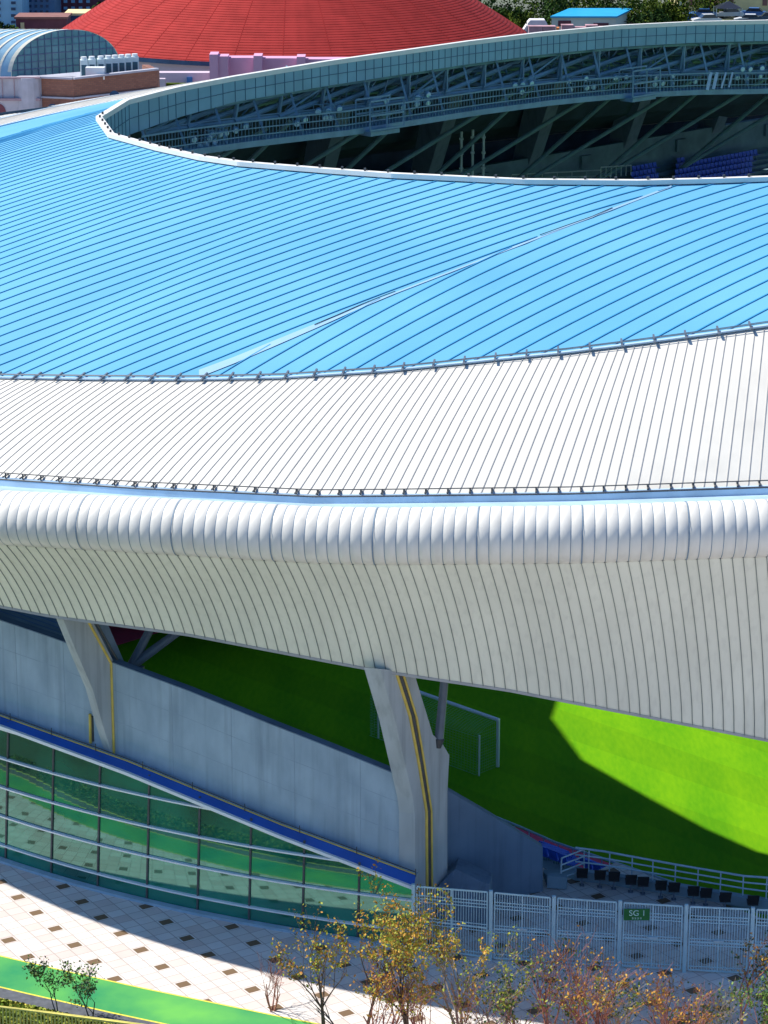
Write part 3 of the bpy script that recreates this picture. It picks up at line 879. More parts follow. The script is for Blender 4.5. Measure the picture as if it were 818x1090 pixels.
# near lower seats beside the dark wall
for k in range(0, 12):
    uu = -60.3 - k * .73; zz = -5.55 + .41 * (k + 1)
    for j in range(26):
        vv = -12.4 - j * .52
        p = uv(uu, vv, zz); px, py = pxpy(p + Vector((0, 0, .4)))
        if (578 < px < 607 and 896 < py < 942): block_seat('blue seats on the near terrace right beside the dark grey end wall', p, R(45))
        elif 622 < px < 672 and 900 < py < 931 and k < 4: block_seat('thin strip of blue seats in the lowest rows beside the red track', p, R(45))
# blue seats in the left corner stand, above the wall
rows_b = [(660.5, 0), (655.5, 1), (650.5, 2), (645, 3), (640, 4)]
mb = MB(); stz = 5.9
def corner(px, k): return at_y(px, 664 + (px * .36) - k * 4.6, 108 + k * 1.4 - px * .03)
for k in range(6):
    a, b = corner(-60, k), corner(66, k)
    mb.prism([a, b, b + Vector((.5, 1.0, 0)), a + Vector((.5, 1.0, 0))], (0, 0, -1.4))
cs = mb.build('corner_terrace', M['stand'], stadium)
for k in range(6):
    a, b = corner(-60, k), corner(66, k)
    mb = MB().prism([a + Vector((0, .1, .0)), b + Vector((0, .1, 0)), b + Vector((.0, .5, .0)), a + Vector((.0, .5, .0))], (0, 0, .22))
    mb.build('bench_row', M['band'], stadium)

# ------------------------------------------------------------------ goal
gA = at_z(530, 816, ZP); ga = Vector((-q, q, 0)); gb = Vector((-q, -q, 0))
goal = thing('football_goal', gA, 'white football goal with green net on the shaded turf', 'goal')
def gp(a, b, z): return gA + ga * a + gb * b + Vector((0, 0, z))
MB().tube([gp(0, 0, 0), gp(0, 0, 2.44)], .09, 10).build('post', M['goalwhite'], goal)
MB().tube([gp(7.32, 0, 0), gp(7.32, 0, 2.44)], .06, 10).build('post', M['goalwhite'], goal)
MB().tube([gp(-.05, 0, 2.44), gp(7.37, 0, 2.44)], .09, 10).build('crossbar', M['goalwhite'], goal)
pb = at_z(511.5, 826, ZP); 
for a in (-.15, 6.75):
    MB().tube([gp(a, 1.5, 0), gp(a, 1.5, 2.1)], .045, 8).build('net_pole', M['goalwhite'], goal)
net = MB(); sp = .2; w = .005
n = int(7.32 / sp)
def sag(a): return -.16 * 4 * (a / 7.32) * (1 - a / 7.32)
for i in range(n + 1):
    a = i * sp
    pts = [gp(a, 0, 2.42), gp(a, .9, 2.30 + sag(a)), gp(a, 1.5, 2.05 + sag(a) * .6), gp(a, 1.52, 1.0), gp(a, 1.55, .02)]
    for k in range(4): net.bar(pts[k], pts[k + 1], w, w)
for j in range(30):
    s = j / 29 * 4
    k = min(3, int(s)); f = s - k
    prev = None
    for i in range(0, 13):
        a = i / 12 * 7.32
        pts = [gp(a, 0, 2.42), gp(a, .9, 2.30 + sag(a)), gp(a, 1.5, 2.05 + sag(a) * .6), gp(a, 1.52, 1.0), gp(a, 1.55, .02)]
        p = pts[k].lerp(pts[k + 1], f)
        if prev: net.bar(prev, p, w * (3 if j in (29, 15) else 1), w)
        prev = p
for a in (0, 7.32):
    for j in range(12):
        b = j / 11 * 1.5; net.bar(gp(a, b, 0.02), gp(a, b, 2.42 - b * .2), w, w)
    for j in range(15):
        z = .02 + j / 14 * 2.1; net.bar(gp(a, 0, z), gp(a, 1.5, z), w, w)
net.build('net', M['net'], goal)

# ------------------------------------------------------------------ perimeter: glass, louvres, blue band, concrete wall
GO = -.5                                       # plan offset of the glass
def t_of_px(px, off, z=2.0):
    lo, hi = R(160), R(225)
    for _ in range(40):
        m = (lo + hi) / 2
        if pxpy(WP(m, off, z))[0] < px: lo = m
        else: hi = m
    return (lo + hi) / 2
def z_of(t, off, trace):
    z = 3.0
    for _ in range(4):
        p = WP(t, off, z); z = HC + p.y * slope(interp(trace, pxpy(p)[0]))
    return z
tg0, tg1 = R(172), t_of_px(439, GO)
GT = [lerp(tg0, tg1, i / 90) for i in range(91)]
band_bot = [(-150, 717), (0, 771.5), (137, 822), (300, 889.5), (439, 943)]
band_top = [(-150, 707), (0, 762), (137, 811), (300, 878.5), (439, 930)]
ledge = [(-150, 702), (0, 757.5), (137, 806.5), (300, 874), (439, 926)]
wall_top = [(-150, 606), (0, 660), (65, 682), (127, 708), (200, 735), (280, 767.5), (360, 799), (414, 821), (439, 829)]
facade = thing('glass_facade', WP(R(190), GO, 0), 'green mirrored glass facade with white louvre lines under the concrete wall', 'facade')
zt = {t: z_of(t, GO - .3, band_bot) for t in GT}
TL = .085
MB().grid([[WP(t, GO, .0), WP(t, GO - TL * zt[t], zt[t])] for t in GT]).build('glass', M['glass'], facade)
for z in (.62, 1.80, 2.98, 4.16, 5.34, 6.5):
    run = [t for t in GT if zt[t] > z - .02]
    if len(run) > 1:
        mb = MB().grid([[WP(t, GO + .0 - TL * z, z - .035), WP(t, GO + .13 - TL * z, z - .03), WP(t, GO + .13 - TL * z, z + .025), WP(t, GO - .0 - TL * z, z + .035)] for t in run]); mb.build('louver', M['louver'], facade)
for px in (-102, -48, 5.5, 54, 103.5, 156, 210, 265, 322, 381):
    t = t_of_px(px, GO, 1.0); z = z_of(t, GO, band_bot)
    n = (WP(t, 1, 0) - WP(t, 0, 0)).normalized()
    MB().bar(WP(t, GO + .02, 0), WP(t, GO + .02 - TL * z, z), .075, .05, up=tuple(n)).build('mullion', M['dark'], facade)
MB().grid([[WP(t, GO - .26, zt[t] - .06), WP(t, GO - .12, zt[t] - .06), WP(t, GO - .12, zt[t] + .06), WP(t, GO - .26, zt[t] + .06)] for t in GT]).build('top_trim', M['louver'], facade)
mb = MB().grid([[WP(t, GO - .25, zt[t] + .05), WP(t, GO - .55, z_of(t, GO - .55, band_top))] for t in GT]); mb.build('blue_coping', M['band'], facade)
mb = MB()
mb.tube([WP(t, GO - .56, z_of(t, GO - .56, band_top) + .02) for t in GT], .03, 5); mb.build('coping_cable', M['yellow'], facade)
WO = -1.45
MB().grid([[WP(t, GO - .55, z_of(t, GO - .55, band_top) - .02), WP(t, WO + .02, z_of(t, WO, ledge))] for t in GT]).build('ledge', M['concrete'], facade)
mb = MB(); mb.tube([WP(t, -1.0, (z_of(t, -1.45, ledge) + z_of(t, -.85, band_top)) / 2 + .12) for t in GT], .02, 5)
for t in GT[::6]: mb.bar(WP(t, -1.0, z_of(t, -1.2, ledge) - .1), WP(t, -1.0, z_of(t, -1.2, ledge) + .2), .03, .03, up=(1, 0, 0))
mb.build('ledge_cable', M['dark'], facade)
mb = MB().grid([[WP(t, GO + .02, .0), WP(t, GO + .02, .10), WP(t, GO + .30, .10), WP(t, GO + .30, 0)] for t in GT]); mb.build('base_kerb', M['curb'], facade)

GT = GT[:-2]
cw = thing('concrete_wall', WP(R(190), WO, 0), 'tall sloping pale concrete parapet wall above the glass facade', 'wall')
MB().grid([[WP(t, WO, -.0), WP(t, WO, z_of(t, WO, wall_top)), WP(t, WO - .35, z_of(t, WO, wall_top)), WP(t, WO - .35, 0)] for t in GT]).build('wall_face', M['concrete'], cw)
MB().grid([[WP(t, WO + .02, z_of(t, WO, wall_top) - .01), WP(t, WO + .02, z_of(t, WO, wall_top) + .03), WP(t, WO - .37, z_of(t, WO, wall_top) + .03)] for t in GT if z_of(t, WO, wall_top) > 0]).build('coping', M['concrete_dark'], cw)
mb = MB()
for frac in (.36, .7):
    mb.grid([[WP(t, WO + .004, lerp(z_of(t, WO, ledge), z_of(t, WO, wall_top), frac) - .012), WP(t, WO + .004, lerp(z_of(t, WO, ledge), z_of(t, WO, wall_top), frac) + .012)] for t in GT])
for t in GT[::7]:
    a, b = z_of(t, WO, ledge), z_of(t, WO, wall_top)
    mb.bar(WP(t, WO + .003, a), WP(t, WO + .003, b), .02, .006, up=tuple((WP(t, 1, 0) - WP(t, 0, 0)).normalized()))
mb.build('formwork_joints', mat('formwork_joint', (.30, .38, .45), .9, 0, .1, 2), cw)

# ------------------------------------------------------------------ concrete columns (fins)
FN = Vector((-.66, -.75, 0)).normalized()      # outward direction of the fin
FT = Vector((FN.y, -FN.x, 0))                  # tangential (to image left)
if FT.x > 0: FT = -FT
def fin(name_base, outer, inner, thick, label, group='concrete roof columns'):
    col = thing('concrete_column', Vector((base.x, base.y, 0)), label, 'column', group)
    n = FN.cross(Vector((0, 0, 1)))
    P = [on_plane(x, y, base, n) for x, y in outer] + [on_plane(x, y, base, n) for x, y in reversed(inner)]
    return col, P, n
# column 2
t = t_of_px(442, WO, 2); base = WP(t, WO + .03, 0.0); base = Vector((base.x, base.y, 0))
outer2 = [(405, 712), (421, 767), (433, 819), (440, 850), (442, 866), (442, 972)]
inner2 = [(441, 716), (452, 752), (461, 782), (472, 793), (478.5, 804), (476.5, 842), (476.5, 985)]
col2, P, n = fin('c', outer2, inner2, .75, 'right hand tall curved concrete column with two yellow pipes beside the gate fence')
thick = .72
wt = (WP(t - .01, 0, 0) - WP(t, 0, 0)).normalized() * .60
MB().prism(P, wt).build('shaft', M['concrete_light'], col2)
push = .0
def pipe(pts, par, w=.055, off=.03, m=None, n_=None):
    out = [on_plane(x, y, base, n) - FT * off + FN * push for x, y in pts]
    return MB().tube(out, w, 6).build('drain_pipe', m or M['yellow'], par)
pipe([(421.5, 716), (436, 762), (446, 815), (453.7, 864), (454.4, 960)], col2)
pipe([(428.5, 717), (443, 764), (451.5, 815), (458.8, 864), (459.5, 962)], col2)
mb = MB(); mb.tube([on_plane(x, y, base, n) - FT * .005 for x, y in [(425, 716), (439.5, 763), (448.7, 815), (456.2, 864), (456.9, 960)]], .085, 6); mb.build('pipe_backing', M['dark'], col2)
pf = [on_plane(x, y, base, n) for x, y in [(462.5, 786), (471.5, 788), (472, 800), (463, 796)]]
nd = on_plane(467.5, 789, base, n)
topn = at_y(473.5, 722, nd.y + .3)
MB().tube([nd, topn + (topn - nd) * .25], [.17, .15], 10).build('steel_strut', M['steelgrey'], col2)
MB().tube([nd - (topn - nd).normalized() * .25, nd + (topn - nd).normalized() * .1], [.10, .21], 10).build('strut_shoe', M['dark'], col2)
# column 1
push = .12
t = t_of_px(121, WO, 6); base = WP(t, WO, 0.0); base = Vector((base.x, base.y, 0))
outer1 = [(65.4, 654), (83, 697), (99, 734), (110, 773), (120.5, 806)]
inner1 = [(97, 658), (121.5, 704.6), (122.5, 806)]
col1, P, n = fin('c', outer1, inner1, .5, 'left hand curved concrete column tapering to a point at the blue coping')
bot = P[4].copy()
MB().prism(P, FT * .42).build('shaft', M['concrete_light'], col1)
pipe([(96, 660), (120.5, 705), (123.5, 804)], col1, .05)
mb = MB(); mb.tube([on_plane(x, y, base, n) - FT * .02 + Vector((.08, .05, 0)) for x, y in [(98.5, 661), (123.5, 705), (126, 803)]], .05, 6); mb.build('pipe_backing', M['dark'], col1)
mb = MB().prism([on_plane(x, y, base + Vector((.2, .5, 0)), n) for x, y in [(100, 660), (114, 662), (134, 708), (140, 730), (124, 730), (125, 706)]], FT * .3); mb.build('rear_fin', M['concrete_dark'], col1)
wl = [WP(t_of_px(96.5, WO + .05, 6), WO + .05, 0)]
a = at_y(96, 760, wl[0].y); b = at_y(96.5, 791, wl[0].y); MB().tube([a, b], .06, 6).build('drain_pipe', M['yellow'], col1)
a = at_y(98.5, 762, wl[0].y); b = at_y(99.5, 789, wl[0].y); MB().tube([a, b], .05, 6).build('pipe_backing', M['dark'], col1)
nd = on_plane(140, 709, base + Vector((.3, .8, 0)), n)
for (x, y) in [(160, 670), (188, 674)]:
    tp = at_y(x, y, nd.y + .6); MB().tube([nd, tp + (tp - nd) * .3], [.19, .15], 10).build('steel_strut', M['steelgrey'], col1)
MB().box(nd - Vector((0, 0, .25)), (.9, .5, .45), R(-20)).build('strut_shoe', M['dark'], col1)

# ------------------------------------------------------------------ dark wall right of column 2
p0 = on_plane(474, 975, Vector((2.2, 90.4, 0)), Vector((0, 1, 0))); 
e0 = Vector((2.15, 90.6, 0)); e1 = at_z(578, 949, 0); e1.z = 0
nn = (e1 - e0).cross(Vector((0, 0, 1)))
W = [on_plane(462, 836, e0, nn), on_plane(476, 841, e0, nn), on_plane(520, 866.5, e0, nn), on_plane(578, 902, e0, nn), e1, on_plane(462, 978, e0, nn)]
W[-1].z = 0
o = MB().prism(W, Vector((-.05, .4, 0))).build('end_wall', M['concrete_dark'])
tag(o, 'dark grey concrete end wall with a sloping top between the column and blue seats', 'wall')
# wedge shelter in front of it
f0 = at_y(468, 945, 89.6)
wd = MB(); pA = at_y(485, 925, 89.6); pB = at_y(521, 942, 88.9); pC = at_y(466, 944, 89.2)
wd.prism([pA, pB, Vector((pB.x, pB.y, 0)), Vector((pC.x, pC.y, 0)), pC], (.15, 1.0, .0))
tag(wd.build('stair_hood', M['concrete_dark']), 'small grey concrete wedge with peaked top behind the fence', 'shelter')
# steps at the foot of the blue seats
mb = MB()
sA = at_z(590, 946, 0)
for k in range(5): mb.box((sA.x + .12 - .02 * k, sA.y + .05 + k * .3, .30 - .055 * k), (.75, .30, .50 - .09 * k), R(-8))
tag(mb.build('steps', M['stand']), 'short flight of grey steps at the end of the dark wall', 'steps')

# ------------------------------------------------------------------ railing, low wall and black seats
rl_top = [(598, 901), (630, 904), (717, 920), (791, 932.5), (818, 934.5), (900, 938)]
rl_bot = [(598, 926), (630, 928), (722, 940), (791, 950), (818, 953), (900, 960)]
def lowz(px, trace, z): return at_z(px, interp(trace, px), z)
lw = [at_z(px, interp([(606, 944), (640, 948), (722, 961), (791, 973), (860, 984)], px), 0) for px in (610, 640, 680, 722, 760, 791, 825, 860)]
lw = [p + Vector((.1, .62, 0)) for p in lw]
def wallpt(px):
    for a, b in zip(lw, lw[1:]):
        xa, xb = pxpy(a)[0], pxpy(b)[0]
        if xa <= px <= xb or b is lw[-1] or (a is lw[0] and px < xa): return a.lerp(b, (px - xa) / (xb - xa))
lowwall = thing('low_wall', lw[2], 'low grey concrete kerb wall under the steel railing above the pitch', 'wall')
mb = MB()
mb.grid([[p, p + Vector((0, 0, .40)), p + Vector((.05, .28, .40)), p + Vector((.05, .28, -.3))] for p in lw])
a = lw[0]; mb.quad(a, a + Vector((0, 0, .40)), a + Vector((.05, .28, .40)), a + Vector((.05, .28, 0)))
mb.build('wall_face', M['stand'], lowwall)
rlg = thing('steel_railing', lw[3] + Vector((0, .15, .40)), 'galvanised three rail railing on the low wall above the shaded turf', 'railing')
mb = MB(); tops = []
for p in lw:
    px, py = pxpy(p); b = p + Vector((.03, .15, .40)); y = b.y; tz = HC + y * slope(interp(rl_top, pxpy(b)[0])); tops.append((b, tz))
for fr_ in (.36, .68, 1.0):
    mb.tube([Vector((b.x, b.y, lerp(b.z, tz, fr_))) for b, tz in tops], .032 if fr_ < 1 else .042, 6)
mb.build('rails', M['rail'], rlg)
for px in (626, 648, 672, 694, 718, 742, 766, 790, 815):
    b = wallpt(px) + Vector((.03, .15, .40)); tz = HC + b.y * slope(interp(rl_top, pxpy(b)[0]))
    MB().bar(b, Vector((b.x, b.y, tz)), .045, .045, up=(1, 0, 0)).build('post', M['rail'], rlg)
mb = MB()
A0, A1 = tops[0][0], Vector((tops[0][0].x, tops[0][0].y, tops[0][1]))
B0, B1 = at_y(597, 935, A0.y - .7), at_y(598, 913.5, A0.y - .7)
C1 = at_y(622, 904, A0.y + .1); C0 = at_y(622, 926, A0.y + .1)
for f in (0, .33, .66, 1): mb.tube([B0.lerp(B1, f), C0.lerp(C1, f)], .03, 6)
mb.tube([B0, B1], .035, 6); mb.tube([C0, C1], .03, 6); mb.build('end_return', M['rail'], rlg)
# front rail of the terrace beside the red track
fr2 = thing('terrace_handrail', uv(-59.6, -14, -4.9), 'long slanting steel handrail in front of the red track', 'handrail')
mb = MB()
pts = [(517, 865), (555, 880.5), (591, 896.5), (640, 913), (690, 930), (722, 941)]
P3 = [uv(-59.7, 0, 0)]
def onu(px, py, u=-59.7):
    return on_plane(px, py, uv(u, 0, 0), Vector((q, q, 0)))
R3 = [onu(x, y) for x, y in pts]; mb.tube(R3, .05, 6); mb.tube([p - Vector((0, 0, .45)) for p in R3], .03, 5); mb.build('rails', M['rail'], fr2)
for i in range(14):
    x = 517 + i * 15.5; p = onu(x, interp(pts, x)); MB().bar(p, p - Vector((0, 0, .95)), .05, .05, up=(1, 0, 0)).build('post', M['rail'], fr2)
bseat = make_seat('pedestal_chair', M['seatblk'], M['steelgrey'], .98)
used = False
ords = ['first', 'second', 'third', 'fourth', 'fifth', 'sixth', 'seventh', 'eighth', 'ninth', 'tenth', 'eleventh']
for i, (px, py) in enumerate([(620, 929), (639, 931), (654, 932.6), (672, 936), (685, 938), (704, 942), (718, 944), (738.5, 948), (752, 950), (772.5, 954.7), (802, 958)]):
    w0 = wallpt(px); p = at_z(px, py, .58)
    tgd = (lw[4] - lw[1]).normalized()
    used = put(bseat, used, Vector((p.x, p.y, 0)), R(88), '%s black seat from the left in the row along the low wall' % ords[i], 'black seats along the low wall')

# ------------------------------------------------------------------ gate fence with sign
fx = [(440, 941, 1010), (522, 948, 1022), (588.5, 953.7, 1026.5), (658.5, 958.6, 1030.5), (728.4, 962.8, 1034.5), (798.7, 966, 1038.5), (869, 969, 1042)]
fence = thing('steel_fence', at_z(658, 1030, 0), 'tall light steel bar fence with gates behind the autumn shrubs', 'fence')
FPT = []
for px, yt, yb in fx:
    g = at_z(px, yb, 0); tz = HC + g.y * slope(yt); FPT.append((g, tz))
    MB().box((g.x, g.y, tz / 2), (.13, .13, tz)).build('post', M['fence'], fence)
for i in range(len(FPT) - 1):
    (a, za), (b, zb) = FPT[i], FPT[i + 1]; d = (b - a).normalized(); a2 = a + d * .14; b2 = b - d * .14
    mb = MB(); h = lambda s, f: lerp(za - .10, zb - .10, s) * f
    def fp(s, f): p = a2.lerp(b2, s); return Vector((p.x, p.y, .10 + (lerp(za, zb, s) - .18) * f))
    for f in (0, .06, .40, .45, .50, .76, .81, .86, 1.0):
        w_ = .06 if f in (0, 1.0, .45) else .028
        mb.bar(fp(0, f), fp(1, f), .03, w_)
    mb.bar(fp(0, 0), fp(0, 1), .05, .05, up=(0, 1, 0)); mb.bar(fp(1, 0), fp(1, 1), .05, .05, up=(0, 1, 0))
    mb.bar(fp(.5, 0), fp(.5, 1), .05, .05, up=(0, 1, 0))
    mb.build('panel_frame', M['fence'], fence)
    mb = MB()
    n_ = 22 if i else 27
    for k in range(1, n_): mb.bar(fp(k / n_, 0), fp(k / n_, 1), .022, .022, up=(0, 1, 0))
    mb.build('panel_bars', M['fence'], fence)
    if i >= 1:
        p = fp(.5, .48); MB().box(p - Vector((0, .05, 0)), (.34, .05, .10)).build('latch', M['rail'], fence)
# sign
(a, za), (b, zb) = FPT[3], FPT[4]
sy = a.lerp(b, .3).y - .10
c1, c2 = at_y(664.5, 967.5, sy), at_y(691.5, 979.5, sy)
sg = thing('gate_sign', Vector(((c1.x + c2.x) / 2, sy, c2.z)), 'small green sign reading SG 1 hung on the steel fence', 'sign')
MB().box(((c1.x + c2.x) / 2, sy, (c1.z + c2.z) / 2), (c2.x - c1.x, .03, c1.z - c2.z)).build('sign_board', M['sign'], sg)
def text(s, size, loc, parent, m, name):
    cu = bpy.data.curves.new(name, 'FONT'); cu.body = s; cu.size = size; cu.align_x = 'CENTER'; cu.align_y = 'CENTER'; cu.extrude = .004
    o = bpy.data.objects.new('tmp', cu); COL.objects.link(o)
    dg = bpy.context.evaluated_depsgraph_get(); me = bpy.data.meshes.new_from_object(o.evaluated_get(dg))
    bpy.data.objects.remove(o)
    me.transform(Matrix.Translation(Vector(loc)) @ Matrix.Rotation(R(90), 4, 'X'))
    me.transform(gm(parent).inverted()); me.materials.clear(); me.materials.append(m)
    o = bpy.data.objects.new(name, me); COL.objects.link(o); o.parent = parent
H = c1.z - c2.z; cx = (c1.x + c2.x) / 2; cz = (c1.z + c2.z) / 2
text('SG 1', H * .70, (cx + .02, sy - .022, cz + H * .13), sg, M['signtext'], 'lettering')
mb = MB()                                    # the illegible small line under the number, as a row of short strokes
for k in range(4):
    xx = cx + (k - 1.5) * H * .22; zz = cz - H * .32
    mb.box((xx, sy - .018, zz + H * .05), (H * .13, .008, H * .03)); mb.box((xx, sy - .018, zz - H * .05), (H * .13, .008, H * .03)); mb.box((xx + H * .03, sy - .018, zz), (H * .03, .008, H * .07))
mb.build('small_lettering', M['signtext'], sg)

# ------------------------------------------------------------------ ground
def hole():
    return [uv(-69.6, -38, 0), uv(69.6, -38, 0), uv(69.6, 38, 0), uv(-69.6, 38, 0)]
G = 4000.0
mid = [Vector((-60, 60, 0)), Vector((160, 60, 0)), Vector((160, 265, 0)), Vector((-60, 265, 0))]
# paving sheet round the stadium, with the bowl cut out
hl = hole(); outer_ = [Vector((40, 20, 0)), Vector((200, 159, 0)), Vector((40, 300, 0)), Vector((-120, 159, 0))]
mb = MB()
order = sorted(range(4), key=lambda i: 0)
# match hole corners (angles) to square corners
ang = lambda p: math.atan2(p.y - SC.y, p.x - SC.x)
sq = [Vector((-110, 20, 0)), Vector((190, 20, 0)), Vector((190, 245, 0)), Vector((-110, 245, 0))]
hs = sorted(hl, key=ang); ss = sorted(sq, key=ang)
mb.add(ss + hs, [])
best = min(range(4), key=lambda k: sum((ss[i] - hs[(i + k) % 4]).length for i in range(4)))
for i in range(4):
    mb.add([ss[i], ss[(i + 1) % 4], hs[(i + 1 + best) % 4], hs[(i + best) % 4]], [(0, 1, 2, 3)])
tag(mb.build('plaza_paving', M['paving']), kind='structure')
tag(MB().add([uv(-69.6, -38, 0), uv(-67.2, -38, 0), uv(-67.2, -23.5, 0), uv(-69.6, -23.5, 0), uv(-67.2, -38, -2), uv(-67.2, -23.5, -2), uv(-69.6, -23.5, -.3)], [(0, 1, 2, 3), (1, 4, 5, 2), (2, 5, 6, 3)]).build('concourse_deck', M['paving']), kind='structure')
mb = MB(); o4 = [Vector((-G, -G, -.004)), Vector((G, -G, -.004)), Vector((G, G, -.004)), Vector((-G, G, -.004))]
i4 = [Vector((-110, 20, -.004)), Vector((190, 20, -.004)), Vector((190, 245, -.004)), Vector((-110, 245, -.004))]
for i in range(4): mb.add([o4[i], o4[(i + 1) % 4], i4[(i + 1) % 4], i4[i]], [(0, 1, 2, 3)])
tag(mb.build('ground', M['farground']), kind='structure')
# green path, yellow lines, grey strip
top_l = [(0, 1017), (60, 1031), (150, 1051), (300, 1082), (420, 1105)]
base_l = [WP(R(a), 7.7, 0) for a in (110, 125, 138, 150, 160, 168, 175, 180)]
base_l = [p for p in base_l if p.x < -17] + [at_z(x, y, 0) for x, y in top_l]
NB = len(base_l) - 1
def strip(a, b, z):
    rr = []
    for i, p in enumerate(base_l):
        tg = (base_l[min(i + 1, NB)] - base_l[max(i - 1, 0)]).normalized(); n = Vector((tg.y, -tg.x, 0))
        if n.y > 0: n = -n
        rr.append([p + n * a + Vector((0, 0, z)), p + n * b + Vector((0, 0, z))])
    return MB().grid(rr)
tag(strip(0, 2.05, .004).build('green_path', M['green_path']), kind='structure')
tag(strip(0, .07, .008).build('painted_line', M['yellow_line']), kind='structure')
tag(strip(2.05, 2.13, .008).build('painted_line', M['yellow_line']), kind='structure')
tag(strip(2.13, 2.78, .004).build('grey_path', M['asphalt']), kind='structure')
tag(strip(2.78, 2.88, .008).build('painted_line', M['yellow_line']), kind='structure')
tag(strip(2.88, 45.0, .004).build('planting_bed', M['soil']), kind='structure')
# hedge: low ground cover leaves
mb = MB()
for i in range(9000):
    k = NB - 5.3 + random.random() * 5.3; j = min(NB - 1, int(k)); p = base_l[j].lerp(base_l[j + 1], k - j)
    tg = (base_l[j + 1] - base_l[j]).normalized(); n = Vector((tg.y, -tg.x, 0))
    if n.y > 0: n = -n
    w = random.uniform(3.0, 4.6); h = .32 * math.sin((w - 2.95) / 1.7 * math.pi) ** .5 * random.uniform(.3, 1)
    c = p + n * w + Vector((0, 0, h + .02)); sz = random.uniform(.04, .08)
    a = Vector((random.uniform(-1, 1), random.uniform(-1, 1), random.uniform(-.6, .6))).normalized() * sz
    b = a.cross(Vector((random.uniform(-1, 1), random.uniform(-1, 1), random.uniform(-1, 1)))).normalized() * sz
    mb.quad(c - a, c - b, c + a, c + b)
tag(mb.build('ground_cover', M['hedge']), 'yellow green low hedge planting between grey path and picket fence', 'hedge', kind='stuff')
# picket fence
pk = [(-60, 1064), (0, 1072), (60, 1079), (130, 1088), (200, 1098)]
pf_ = thing('picket_fence', at_z(60, 1104, 0), 'low yellowish picket fence in the bottom left corner', 'fence')
mb = MB(); ra = MB(); tp = []
for i in range(70):
    px = -60 + i * 3.7; y = interp(pk, px); a = at_z(px, y, 1.1)
    mb.bar(Vector((a.x, a.y, .03)), a, .05, .03, up=(0, 1, 0)); tp.append(a)
mb.build('pickets', M['picket'], pf_); ra.bar(tp[0], tp[-1], .05, .05)
ra.tube([p + Vector((0, 0, .02)) for p in tp], .035, 5); ra.tube([p - Vector((0, 0, .9)) for p in tp], .03, 5); ra.build('rails', M['picket'], pf_)

# ------------------------------------------------------------------ vegetation
def grow(mb, leaves, p, d, length, r, depth, spread, leafp, up=.25, rng=random, lsize=.05, kink=.25):
    pts = [p]; rs = [r]; n = 4
    for i in range(n):
        d = (d + Vector((rng.uniform(-1, 1), rng.uniform(-1, 1), rng.uniform(-.5, .5) + up * .4)) * kink * .5).normalized()
        p = p + d * (length / n); pts.append(p); rs.append(max(r * (1 - .5 * (i + 1) / n), .006))
        if depth <= 1 and leafp > 0:
            for _ in range(leafp if rng.random() < (.9 if leafp > 2 else .42) else 0):
                leaves.append(p + Vector((rng.gauss(0, .09), rng.gauss(0, .09), rng.gauss(0, .07))))
    mb.tube(pts, rs, 5 if r > .02 else 3, cap=False)
    if depth > 0:
        for k in range(rng.choice((2, 3, 3))):
            i = rng.choice((2, 3, 4)); a = rng.uniform(0, 2 * math.pi)
            side = Vector((math.cos(a), math.sin(a), rng.uniform(0, .5)))
            grow(mb, leaves, pts[i], (d + side * spread).normalized(), length * rng.uniform(.6, .85), rs[i] * .75, depth - 1, spread, leafp, up, rng, lsize, kink)
def leaf_mesh(pts, size, rng):
    mb = MB()
    for c in pts:
        sz = size * rng.uniform(.6, 1.3)
        a = Vector((rng.uniform(-1, 1), rng.uniform(-1, 1), rng.uniform(-1, 1))).normalized()
        b = a.cross(Vector((rng.uniform(-1, 1), rng.uniform(-1, 1), rng.uniform(-1, 1)))).normalized()
        mb.quad(c - a * sz, c - b * sz * .6, c + a * sz, c + b * sz * .6)
    return mb
def small_tree(name, px, top_py, y, h_stems, seed, wood, leafmats, leafp, spread, label, cat, depth=3, lean=0.0, size=.06, group=None, base_py=None):
    rng = random.Random(seed)
    g = Vector(((px - CX) / F * (y * c_ + HC * s_), y, 0))
    topz = HC + y * slope(top_py)
    t = thing(name, g, label, cat, group)
    mb = MB(); lv = []
    H = topz
    for k in range(h_stems):
        a = rng.uniform(0, 2 * math.pi); out = .1 if h_stems == 1 else rng.uniform(.15, .45)
        d = Vector((math.cos(a) * out + lean, math.sin(a) * out, 1)).normalized()
        grow(mb, lv, g + Vector((math.cos(a), math.sin(a), 0)) * .08, d, H * (.42 if depth > 2 else .5), .016 * H if h_stems == 1 else .010 * H + .008, depth, spread, leafp, rng=rng)
    mz = max(v[2] for v in mb.v); k = H / mz
    for arr in (mb.v,):
        for i, v in enumerate(arr): arr[i] = (v[0], v[1], v[2] * k)
    lv = [Vector((v.x, v.y, v.z * k)) for v in lv]
    mb.build('trunk', wood, t)
    if lv:
        rng.shuffle(lv); m_ = len(leafmats); n_ = len(lv) // m_
        for i, lm in enumerate(leafmats):
            part = lv[i * n_:(i + 1) * n_]
            if part: leaf_mesh(part, size, rng).build('foliage' if m_ == 1 else ('foliage', 'turning_foliage')[i % 2], lm, t)
    return t
